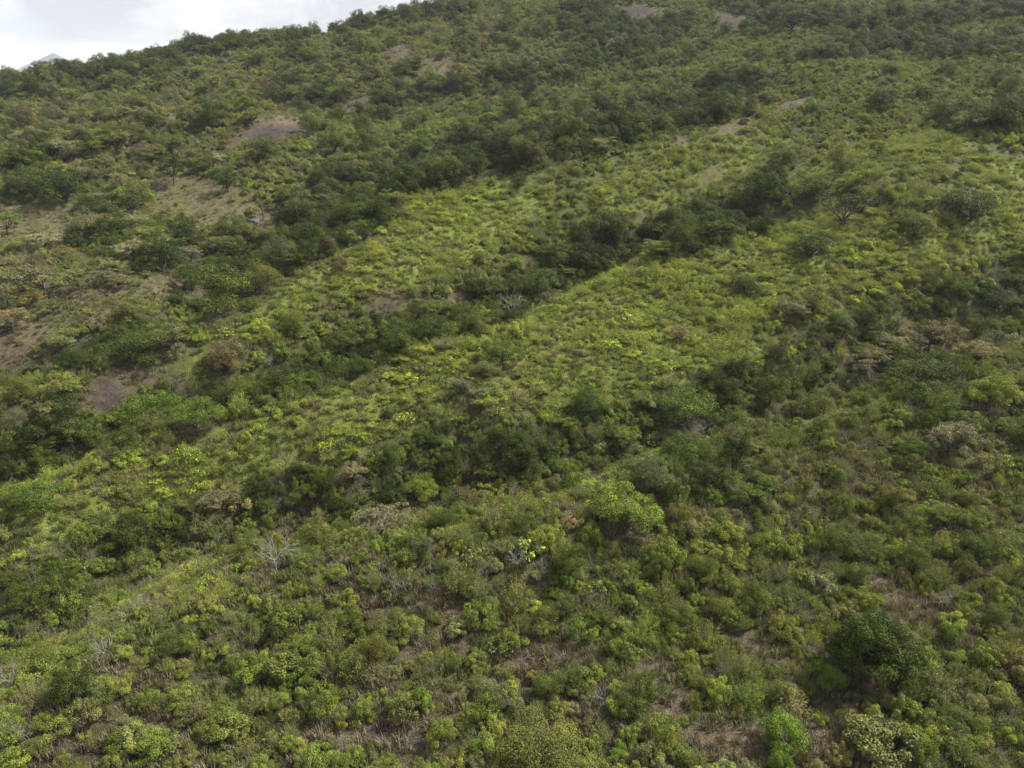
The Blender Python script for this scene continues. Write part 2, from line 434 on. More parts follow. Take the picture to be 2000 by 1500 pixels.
class Leaves:
    def __init__(s): s.c, s.n, s.t, s.l, s.w, s.k = [], [], [], [], [], []
    def add(s, c, nrm, tan, length, width, clump):
        s.c.append(c); s.n.append(nrm); s.t.append(tan); s.l.append(np.broadcast_to(length, len(c))); s.w.append(np.broadcast_to(width, len(c))); s.k.append(np.broadcast_to(clump, len(c)))
    def arrays(s, r):
        c = np.vstack(s.c); n = np.vstack(s.n); t = np.vstack(s.t); L = np.concatenate(s.l)[:, None]; W = np.concatenate(s.w)[:, None]; k = np.concatenate(s.k)
        n = n / (np.linalg.norm(n, axis=1, keepdims=True) + 1e-9)
        b = np.cross(n, t); b /= (np.linalg.norm(b, axis=1, keepdims=True) + 1e-9)
        t = np.cross(b, n)
        droop = n * L * 0.12
        v = np.stack([c - t * L * 0.5 - droop, c + b * W * 0.5 + t * L * 0.05, c + t * L * 0.5 - droop, c - b * W * 0.5 + t * L * 0.05], 1).reshape(-1, 3)
        f = np.arange(len(v))
        return v, f, np.full(len(c), 4), np.repeat(r.random(len(c)), 4), np.repeat(k, 4)

class Tubes:
    def __init__(s): s.v, s.f, s.n = [], [], 0
    def add(s, pts, radii, sides=4):
        pts = np.asarray(pts, float)
        k = len(pts)
        d = np.gradient(pts, axis=0); d /= (np.linalg.norm(d, axis=1, keepdims=True) + 1e-9)
        ref = np.where(np.abs(d[:, 2:3]) > 0.9, np.array([[1., 0, 0]]), np.array([[0, 0, 1.]]))
        a = np.cross(d, ref); a /= (np.linalg.norm(a, axis=1, keepdims=True) + 1e-9)
        b = np.cross(d, a)
        th = np.linspace(0, 2 * math.pi, sides, endpoint=False)
        ring = pts[:, None] + np.asarray(radii)[:, None, None] * (np.cos(th)[None, :, None] * a[:, None] + np.sin(th)[None, :, None] * b[:, None])
        s.v.append(ring.reshape(-1, 3))
        for i in range(k - 1):
            for j in range(sides):
                s.f.append([s.n + i * sides + j, s.n + i * sides + (j + 1) % sides, s.n + (i + 1) * sides + (j + 1) % sides, s.n + (i + 1) * sides + j])
        s.n += k * sides
    def arrays(s):
        return np.vstack(s.v), np.array(s.f).ravel(), np.full(len(s.f), 4)

def unit(r, n):
    v = r.normal(size=(n, 3)); return v / np.linalg.norm(v, axis=1, keepdims=True)

def curve_pts(a, b, bend, r, n=5):
    a, b = np.asarray(a, float), np.asarray(b, float)
    t = np.linspace(0, 1, n)[:, None]
    off = r.normal(size=3) * bend * np.linalg.norm(b - a)
    return a + (b - a) * t + np.sin(t * math.pi) * off

def leaf_clump(L, r, c, rad, flat, n, size, narrow, up=0.5, low=-0.35):
    """leaves over the shell of one small dome-shaped clump"""
    d = unit(r, int(n * 1.6))
    d = d[d[:, 2] > low - 0.25 * r.random(len(d))][:n]
    m = len(d)
    rr = rad * (0.62 + 0.42 * r.random(m)[:, None] ** 0.7)
    p = np.asarray(c) + d * rr * np.array([1, 1, flat]) + r.normal(size=(m, 3)) * rad * 0.05
    nr = d * 0.7 + np.array([0, 0, up]) + r.normal(size=(m, 3)) * 0.5
    s = size * (0.6 + 0.8 * r.random(m))
    L.add(p, nr, unit(r, m), s, s * narrow, r.random())

def build(name, leaves, tubes, leaf_mat, wood_mat, r):
    """-> dict of meshes: leaves alone, wood alone and the two joined"""
    out = {}
    lv = leaves.arrays(r) if leaves and leaves.c else None
    tv = tubes.arrays() if tubes and tubes.v else None
    if lv: out['leaf'] = mesh_from(name + '_foliage', lv[0], lv[1], lv[2], [leaf_mat], attrs={'leaf_value': ('POINT', 'FLOAT', lv[3]), 'clump_value': ('POINT', 'FLOAT', lv[4])})
    if tv: out['wood'] = mesh_from(name + '_wood', *tv, [wood_mat], smooth_faces=np.ones(len(tv[2]), bool))
    if lv and tv:
        nl = len(lv[0])
        out['both'] = mesh_from(name, np.vstack([lv[0], tv[0]]), np.concatenate([lv[1], tv[1] + nl]), np.concatenate([lv[2], tv[2]]), [leaf_mat, wood_mat],
                                mat_index=np.concatenate([np.zeros(len(lv[2])), np.ones(len(tv[2]))]),
                                attrs={'leaf_value': ('POINT', 'FLOAT', np.concatenate([lv[3], np.zeros(len(tv[0]))])), 'clump_value': ('POINT', 'FLOAT', np.concatenate([lv[4], np.zeros(len(tv[0]))]))})
    else:
        out['both'] = out.get('leaf') or out.get('wood')
    vv = np.vstack([q[0] for q in (lv, tv) if q])
    out['w'] = float(max(np.ptp(vv[:, 0]), np.ptp(vv[:, 1])) * 0.93)
    out['h'] = float(vv[:, 2].max())
    return out

# ------------------------------------------------------------------ plant builders
def broadleaf(seed, lobes=26, leaf=0.2, n_leaf=330, crown_h=4.6, trunk_h=0.8, clump=1.25, flat=0.72, sparse=0.0):
    r = np.random.default_rng(seed)
    L, T = Leaves(), Tubes()
    W = 4.0
    base = np.array([r.normal() * 0.1, r.normal() * 0.1, -0.5])
    fork = np.array([r.normal() * 0.25, r.normal() * 0.25, trunk_h])
    T.add(curve_pts(base, fork, 0.05, r, 5), np.linspace(0.30, 0.20, 5), 6)
    # the crown is a few big uneven lobes, each built of clumps
    big = []
    nb = r.integers(4, 7)
    for i in range(nb):
        a = 2 * math.pi * (i + r.random() * 0.6) / nb
        rad = W * (0.38 + 0.25 * r.random())
        big.append((np.array([math.cos(a) * rad * 0.72, math.sin(a) * rad * 0.72, trunk_h + crown_h * (0.16 + 0.40 * r.random())]), rad * (0.75 + 0.3 * r.random())))
    big.append((np.array([r.normal() * 0.4, r.normal() * 0.4, trunk_h + crown_h * 0.62]), W * 0.52))
    for c, rad in big:
        T.add(curve_pts(fork, c, 0.08, r, 4), np.linspace(0.15, 0.04, 4), 4)
        for q in range(max(3, int(lobes * (rad / W) ** 1.5))):
            d = unit(r, 1)[0]
            d[2] = abs(d[2]) * 1.25 - 0.5
            d /= np.linalg.norm(d)
            if r.random() < sparse: continue
            p = c + d * rad * np.array([1, 1, 0.8]) * (0.72 + 0.3 * r.random())
            p[2] = max(p[2], trunk_h * 0.5)
            cr = clump * (0.5 + 0.6 * r.random())
            leaf_clump(L, r, p, cr, flat, int(n_leaf * (cr / clump) ** 2), leaf, 0.62)
            if r.random() < 0.15: T.add(curve_pts(c, c + (p - c) * 0.7, 0.08, r, 3), (0.05, 0.035, 0.015), 3)
    return build('broadleaf_tree', L, T, M_LEAF, M_BARK, r)

def umbrella(seed, layers=15, leaf=0.16, n_leaf=420, spread_=4.0, tall=4.6, flat=0.3, sparse=0.0):
    r = np.random.default_rng(seed)
    L, T = Leaves(), Tubes()
    base = np.array([0, 0, -0.4]); fork = np.array([r.normal() * 0.3, r.normal() * 0.3, tall * 0.32])
    T.add(curve_pts(base, fork, 0.06, r, 5), np.linspace(0.22, 0.14, 5), 6)
    for i in range(layers):
        a = r.random() * 2 * math.pi
        q = math.sqrt(r.random())
        p = np.array([math.cos(a) * q * spread_ * 0.78, math.sin(a) * q * spread_ * 0.78, tall * (0.93 - 0.34 * q ** 1.6 + 0.12 * r.normal())])
        mid = fork + (p - fork) * 0.55 + np.array([0, 0, -0.3])
        T.add(np.vstack([curve_pts(fork, mid, 0.06, r, 3), curve_pts(mid, p, 0.06, r, 3)[1:]]), np.linspace(0.09, 0.02, 5), 4)
        for k in range(3):
            pp = p + np.array([r.normal() * 0.5, r.normal() * 0.5, r.normal() * 0.12])
            T.add(curve_pts(p - (p - mid) * 0.3, pp, 0.1, r, 3), (0.03, 0.02, 0.01), 3)
            if r.random() < sparse: continue
            for e in range(3):
                cr = 0.28 + 0.42 * r.random()
                leaf_clump(L, r, pp + r.normal(size=3) * np.array([0.45, 0.45, 0.16]), cr, flat + 0.2, int(n_leaf * cr * cr * 0.55) + 14, leaf, 0.55, up=0.6, low=-0.4)
    return build('umbrella_tree', L, T, M_FINE, M_BARK, r)

def leafy(seed, w=1.5, h=1.9, clumps=24, leaf=0.13, n_leaf=115, flat=0.8, gap=0.0, narrow=0.6):
    r = np.random.default_rng(seed)
    L, T = Leaves(), Tubes()
    ax, ay = w * (0.85 + 0.3 * r.random()), w * (0.85 + 0.3 * r.random())
    for i in range(clumps):
        d = unit(r, 1)[0]
        d[2] = abs(d[2]) - 0.25
        p = np.array([d[0] * ax * 0.8, d[1] * ay * 0.8, h * (0.42 + 0.42 * d[2])]) * (0.7 + 0.42 * r.random())
        p[2] = max(p[2], 0.25)
        if r.random() < gap: continue
        cr = 0.34 * w / 1.5 * (0.7 + 0.8 * r.random())
        leaf_clump(L, r, p, cr, flat, int(n_leaf * (cr / 0.36) ** 1.6), leaf, narrow, low=-0.6)
        if i % 2 == 0:
            T.add(curve_pts((r.normal() * 0.12, r.normal() * 0.12, -0.3), p, 0.08, r, 4), (0.035, 0.028, 0.02, 0.008), 3)
    # a few shoots standing out of the outline
    for i in range(9):
        a = r.random() * 6.283; q = 0.25 + 0.7 * r.random()
        p0 = np.array([math.cos(a) * ax * q * 0.7, math.sin(a) * ay * q * 0.7, h * (0.75 - 0.3 * q)])
        p1 = p0 + np.array([math.cos(a) * 0.3 * q, math.sin(a) * 0.3 * q, 0.3 + 0.4 * r.random()]) * w / 1.5
        n = 16
        t = r.random((n, 1))
        L.add(p0 + (p1 - p0) * t + r.normal(size=(n, 3)) * 0.05, unit(r, n) + np.array([0, 0, 0.6]), unit(r, n), leaf * (0.7 + 0.5 * r.random(n)), leaf * narrow * 0.8, r.random())
    return build('leafy_shrub', L, T, M_LEAF, M_TWIG, r)

def feathery(seed, w=1.4, h=2.1, shoots=70, leaf=0.10, per=26, lean=0.75):
    r = np.random.default_rng(seed)
    L, T = Leaves(), Tubes()
    for i in range(shoots):
        a = r.random() * 6.283
        q = math.sqrt(r.random())
        top = np.array([math.cos(a) * q * w, math.sin(a) * q * w, h * (1.0 - 0.55 * q ** 1.5) * (0.65 + 0.45 * r.random())])
        b0 = np.array([math.cos(a) * q * w * (1 - lean), math.sin(a) * q * w * (1 - lean), -0.2])
        mid = b0 + (top - b0) * 0.5 + np.array([0, 0, 0.18 * h])
        t = np.linspace(0, 1, 5)[:, None]
        pts = (1 - t) ** 2 * b0 + 2 * t * (1 - t) * mid + t ** 2 * top
        if i % 2 == 0: T.add(pts, np.linspace(0.016, 0.005, 5), 3)
        n = per
        s = 0.3 + 0.72 * r.random((n, 1))
        p = (1 - s) ** 2 * b0 + 2 * s * (1 - s) * mid + s ** 2 * top + r.normal(size=(n, 3)) * 0.085
        nr = unit(r, n) + np.array([0, 0, 0.7])
        tn = (top - b0)[None] * 0.4 + unit(r, n) * 0.8
        L.add(p, nr, tn, leaf * (0.6 + 0.9 * r.random(n)), leaf * 0.42, r.random())
    return build('feathery_shrub', L, T, M_FINE, M_TWIG, r)

def branch_out(T, r, p, d, length, rad, level, spread_=0.55, kids=(2, 4), sides=4, tips=None):
    d = d / np.linalg.norm(d)
    q = p + d * length
    pts = curve_pts(p, q, 0.07, r, 4)
    T.add(pts, np.linspace(rad, rad * 0.6, 4), sides if level > 1 else 3)
    if level == 0:
        if tips is not None: tips.append(q)
        return
    for k in range(r.integers(*kids)):
        nd = d + r.normal(size=3) * spread_ + np.array([0, 0, 0.12])
        s = 0.55 + 0.45 * r.random()
        branch_out(T, r, p + (q - p) * s, nd, length * (0.55 + 0.3 * r.random()), rad * 0.6, level - 1, spread_, kids, sides, tips)

def bare(seed, stems=9, h=1.0, level=3, rad=0.022, mat=None, leaves=0.0, spread_=0.55):
    r = np.random.default_rng(seed)
    L, T = Leaves(), Tubes()
    tips = []
    for i in range(stems):
        a = r.random() * 6.283
        branch_out(T, r, np.array([math.cos(a) * 0.12, math.sin(a) * 0.12, -0.15]), np.array([math.cos(a) * 0.7, math.sin(a) * 0.7, 1.0]), h * (0.7 + 0.5 * r.random()), rad, level, spread_, (2, 4), 3, tips)
    tips = np.array(tips)
    if leaves > 0:
        k = tips[r.random(len(tips)) < leaves]
        k = np.repeat(k, 5, 0) + r.normal(size=(len(k) * 5, 3)) * 0.12
        L.add(k, unit(r, len(k)) + np.array([0, 0, .6]), unit(r, len(k)), 0.09 * (0.7 + 0.6 * r.random(len(k))), 0.05, 0.4)
    return build('bare_shrub', L, T, M_FINE, mat or M_TWIG, r)

def dead_limbs(seed, n=7, h=2.0, rad=0.055, level=4, spread_=0.55):
    """a dead tree as separate pieces: trunk, then each limb"""
    r = np.random.default_rng(seed)
    T = Tubes(); fork = np.array([0.1, 0.05, h * 0.35])
    T.add(curve_pts((0, 0, -0.5), fork, 0.05, r, 4), np.linspace(rad * 1.5, rad * 1.2, 4), 6)
    meshes = [mesh_from('trunk', *T.arrays(), [M_DEAD], smooth_faces=np.ones(len(T.f), bool))]
    allv = [np.vstack(T.v)]
    for i in range(n):
        T = Tubes()
        a = 6.283 * (i + 0.5 * r.random()) / n
        branch_out(T, r, fork - np.array([0, 0, 0.1]), np.array([math.cos(a), math.sin(a), 0.55 + 0.8 * r.random()]), h * (0.5 + 0.25 * r.random()), rad * 0.75, level, spread_, (2, 4), 4)
        meshes.append(mesh_from('limb', *T.arrays(), [M_DEAD], smooth_faces=np.ones(len(T.f), bool)))
        allv.append(np.vstack(T.v))
    v = np.vstack(allv)
    return meshes, float(max(np.ptp(v[:, 0]), np.ptp(v[:, 1]))), float(v[:, 2].max())

def open_tree(seed):
    """thin-crowned tree whose branches show"""
    r = np.random.default_rng(seed)
    L, T = Leaves(), Tubes(); tips = []
    T.add(curve_pts((0, 0, -0.4), (0.2, 0, 1.2), 0.05, r, 4), np.linspace(0.26, 0.2, 4), 6)
    for i in range(6):
        a = 6.283 * (i + 0.5 * r.random()) / 6
        branch_out(T, r, np.array([0.2, 0, 1.1]), np.array([math.cos(a), math.sin(a), 0.9 + 0.5 * r.random()]), 1.9, 0.13, 3, 0.42, (2, 4), 4, tips)
    for p in tips:
        if r.random() < 0.75: leaf_clump(L, r, p, 0.5, 0.4, 34, 0.14, 0.5, up=0.9)
    return build('open_tree', L, T, M_FINE, M_BARK, r)

def palm(seed, h=3.6, fronds=17):
    r = np.random.default_rng(seed)
    T = Tubes(); top = np.array([0.25, 0.1, h])
    T.add(curve_pts((0, 0, -0.4), top, 0.04, r, 6), np.linspace(0.2, 0.14, 6), 6)
    trunk = mesh_from('trunk', *T.arrays(), [M_BARK], smooth_faces=np.ones(len(T.f), bool))
    frs, allL, allT = [], Leaves(), Tubes()
    for i in range(fronds):
        L = Leaves()
        a = 6.283 * i / fronds * 2.618; e = 1.25 - 1.35 * (i / fronds) + 0.12 * r.normal()
        ln = 2.1 + 0.4 * r.random()
        t = np.linspace(0.08, 1, 15)
        hor = np.array([math.cos(a), math.sin(a), 0])
        pts = top + np.outer(t * ln * math.cos(e), hor) + np.outer(t * ln * math.sin(e) - 0.95 * t ** 2.2 * ln * 0.62, (0, 0, 1))
        side = np.cross(hor, (0, 0, 1))
        for sg in (-1, 1):
            w = 0.62 * np.sin(np.clip(t * 0.93 + 0.12, 0, 1) * math.pi) ** 0.7
            tn = side[None] * sg + hor[None] * 0.5 + np.array([0, 0, -0.35])
            tn = tn / np.linalg.norm(tn, axis=1, keepdims=True)
            c = pts + tn * w[:, None] * 0.5
            L.add(c, np.repeat(np.array([[0, 0, 1.0]]), 15, 0) + hor * 0.3, np.repeat(tn, 15, 0), w, 0.11, r.random())
        rb = Tubes(); rb.add(pts, np.linspace(0.03, 0.008, 15), 3)
        lv, tv = L.arrays(r), rb.arrays()
        nl = len(lv[0])
        frs.append(mesh_from('frond', np.vstack([lv[0], tv[0]]), np.concatenate([lv[1], tv[1] + nl]), np.concatenate([lv[2], tv[2]]), [M_PALM],
                   attrs={'leaf_value': ('POINT', 'FLOAT', np.concatenate([lv[3] * 0.8, np.full(len(tv[0]), .5)])), 'clump_value': ('POINT', 'FLOAT', np.concatenate([lv[4] * 0.6, np.zeros(len(tv[0]))]))}))
    return trunk, frs, 4.2, h + 1.3

def tuft(seed, blades=46, h=0.5, w=0.3):
    r = np.random.default_rng(seed)
    V, Fc, val = [], [], []
    for i in range(blades):
        a = r.random() * 6.283; q = math.sqrt(r.random()) * w
        p = np.array([math.cos(a) * q, math.sin(a) * q, -0.05])
        b = r.random() * 6.283
        out = np.array([math.cos(b), math.sin(b), 0]) * (0.15 + 0.5 * r.random()) * h
        s = np.array([-math.sin(b), math.cos(b), 0]) * (0.012 + 0.012 * r.random())
        hh = h * (0.5 + 0.7 * r.random())
        k = len(V)
        V += [p - s, p + s, p + out * 0.4 + s * 0.8 + (0, 0, hh * 0.65), p + out * 0.4 - s * 0.8 + (0, 0, hh * 0.65), p + out + (0, 0, hh)]
        Fc += [[k, k + 1, k + 2, k + 3], [k + 3, k + 2, k + 4]]
        val += [r.random()] * 5
    flat = [i for f in Fc for i in f]
    me = mesh_from('grass_tuft', np.array(V), flat, [len(f) for f in Fc], [M_FINE], attrs={'leaf_value': ('POINT', 'FLOAT', np.array(val) * 0.78), 'clump_value': ('POINT', 'FLOAT', np.full(len(V), 0.4))})
    return {'both': me, 'w': w * 3, 'h': h}

PROTO = {
    'broadleaf_tree': [broadleaf(100 + i, lobes=24 + 3 * (i % 3), crown_h=4.2 + 0.5 * (i % 3), clump=0.92 + 0.12 * (i % 4), leaf=0.135, n_leaf=400) for i in range(7)],
    'umbrella_tree': [umbrella(200 + i, layers=14 + 3 * i, flat=0.26 + 0.05 * i, n_leaf=330, sparse=0.08 * i) for i in range(4)],
    'leafy_shrub': [leafy(300 + i, w=1.4 + 0.1 * (i % 3), h=1.7 + 0.2 * (i % 4), clumps=20 + 4 * (i % 4), leaf=0.088 + 0.014 * (i % 3), n_leaf=175, gap=0.06 * (i % 3), narrow=(0.6, 0.5, 0.75)[i % 3]) for i in range(13)],
    'feathery_shrub': [feathery(400 + i, w=1.2 + 0.15 * (i % 3), h=1.9 + 0.25 * (i % 3), shoots=60 + 10 * (i % 3), lean=0.65 + 0.1 * (i % 3)) for i in range(9)],
    'bare_shrub': [bare(500 + i, stems=7 + i % 3 * 2, h=0.85, leaves=(0.0, 0.25, 0.5)[i % 3], mat=(M_TWIG, M_TWIG, M_DEAD)[i % 3]) for i in range(5)],
    'low_herb': [leafy(600 + i, w=0.9, h=0.75, clumps=11, leaf=0.12, n_leaf=60, gap=0.1, narrow=0.55) for i in range(4)],
    'grass_tuft': [tuft(700 + i) for i in range(4)],
}

def place_object(name, me, parent=None):
    o = bpy.data.objects.new(name, me)
    COL.objects.link(o)
    if parent is not None: o.parent = parent
    return o

# ------------------------------------------------------------------ the ground sheet
u, v, d, dark, bright, soil, burnt, grey, meadow = masks(xf, yf, GZ.ravel())
infront = (d > 20) & (RG.ravel() < 900)
for q in (dark, bright, soil, burnt, grey, meadow): q[~infront] = 0
g1 = fbm(xf / 22, yf / 22, 51, 4)
farm = smooth(90, 240, RG.ravel())
c_under = np.array([0.044, 0.040, 0.022])
c_grass = np.array([0.056, 0.064, 0.018])  # grass, darkened so that gaps between the plants look like shade
c_soil = np.array([0.085, 0.064, 0.044])
c_burnt = np.array([0.040, 0.031, 0.030])
fg = (smooth(0.35, 0.6, g1) * (0.35 + 0.5 * farm))[:, None]
earth = c_under * (1 - fg) + c_grass * fg
bb = np.clip(bright, 0, 1)[:, None] * 0.7
earth = earth * (1 - bb) + np.array([0.112, 0.132, 0.026]) * bb  # yellow-green grass with the sunlit look of the spurs painted in
mm = 0.8 * meadow[:, None]
earth = earth * (1 - mm) + np.array([0.092, 0.076, 0.044]) * mm
ss = 0.9 * np.clip(soil, 0, 1)[:, None]
tan_ = np.where((fbm(xf / 14, yf / 14, 61, 2) > 0.5)[:, None], c_soil, c_soil * np.array([0.86, 0.83, 0.86]))
earth = earth * (1 - ss) + tan_ * ss
bs = np.clip(burnt, 0, 1)[:, None]
earth = earth * (1 - bs) + c_burnt * bs
na, nr = GX.shape
I = np.arange(na)[:, None] * nr + np.arange(nr)[None]
J = np.roll(I, -1, axis=0)                      # the last spoke joins the first one
quads = np.stack([I[:, :-1], I[:, 1:], J[:, 1:], J[:, :-1]], -1).reshape(-1, 4)
verts = np.stack([xf, yf, GZ.ravel()], 1)
hub = len(verts)
verts = np.vstack([verts, [[0, 0, float(GZ[:, 0].mean())]]])
tris = np.stack([np.full(na, hub), I[:, 0], J[:, 0]], 1)
flat = np.concatenate([quads.ravel(), tris.ravel()])
per = np.concatenate([np.full(len(quads), 4), np.full(na, 3)])
earth = np.vstack([earth, [[0.1, 0.09, 0.06]]])
gm = mesh_from('ground', verts, flat[::-1], per[::-1], [ground_material()], smooth_faces=np.ones(len(per), bool),
               attrs={'earth': ('POINT', 'FLOAT_COLOR', np.hstack([earth, np.ones((len(earth), 1))]))})
ground = place_object('ground', gm)
ground['kind'] = 'structure'
ground['label'] = 'scrub covered hillside of dry grass and brown soil rising to a ridge'

# ------------------------------------------------------------------ far mountains over the ridge
def mountain(u0, v0, slope, dist, seed):
    px, py, pz = (float(q) for q in unproject(u0, v0, dist))
    rmax = (pz + 130) / slope
    n = 72
    ax = np.sign(np.linspace(-1, 1, n)) * np.abs(np.linspace(-1, 1, n)) ** 1.6 * rmax
    X, Y = np.meshgrid(ax, ax, indexing='ij')
    q = np.hypot(X, Y)
    rough = (fbm(X / 330 + seed, Y / 330, seed, 4) - 0.5) * np.clip(q * 0.55, 0, 320)
    H = np.maximum(pz - slope * q + rough, -130)
    V = np.stack([px + X, py + Y, H], -1).reshape(-1, 3)
    I = np.arange(n * n).reshape(n, n)
    f = np.stack([I[:-1, :-1], I[1:, :-1], I[1:, 1:], I[:-1, 1:]], -1).reshape(-1)
    k = (n - 1) ** 2
    o = place_object('mountain', mesh_from('mountain', V, f, np.full(k, 4), [bark_material('wooded_slopes', (0.016, 0.026, 0.018), (0.034, 0.046, 0.032), 0.01)], smooth_faces=np.ones(k, bool)))
    o['kind'] = 'structure'
    return o
MTOP = 1120.0
mountain(104, 103, 0.56, 6000, 4)['label'] = 'pale blue pointed peak seen far beyond the ridge'
mountain(251, 105, 0.60, 6400, 8)['label'] = 'faint second peak half hidden behind the ridge trees'

# ------------------------------------------------------------------ colours of the leaves
TINT = {
    'dark': (0.050, 0.078, 0.013), 'deep': (0.031, 0.049, 0.009), 'mid': (0.110, 0.148, 0.033), 'vivid': (0.100, 0.158, 0.024),
    'bright': (0.228, 0.268, 0.052), 'lime': (0.205, 0.272, 0.048), 'olive': (0.150, 0.165, 0.047), 'pale': (0.185, 0.205, 0.090),
    'grey': (0.165, 0.162, 0.105), 'silver': (0.205, 0.198, 0.145), 'tan': (0.210, 0.172, 0.108), 'ochre': (0.190, 0.165, 0.055), 'rust': (0.155, 0.118, 0.075),
    'brown': (0.135, 0.115, 0.074),
}
TINT = {k: (c[0] * 1.08, c[1] * 1.10, c[2] * 0.84) for k, c in TINT.items()}
TK = list(TINT)
TA = np.array([TINT[k] for k in TK])
WORD = {'dark': 'dark green', 'deep': 'very dark green', 'mid': 'mid green', 'vivid': 'vivid green', 'bright': 'yellow-green', 'lime': 'bright lime green', 'olive': 'olive green',
        'pale': 'pale green', 'grey': 'grey-green', 'silver': 'silvery grey', 'tan': 'dry tan', 'ochre': 'ochre yellow', 'rust': 'rusty brown', 'brown': 'dull brown'}

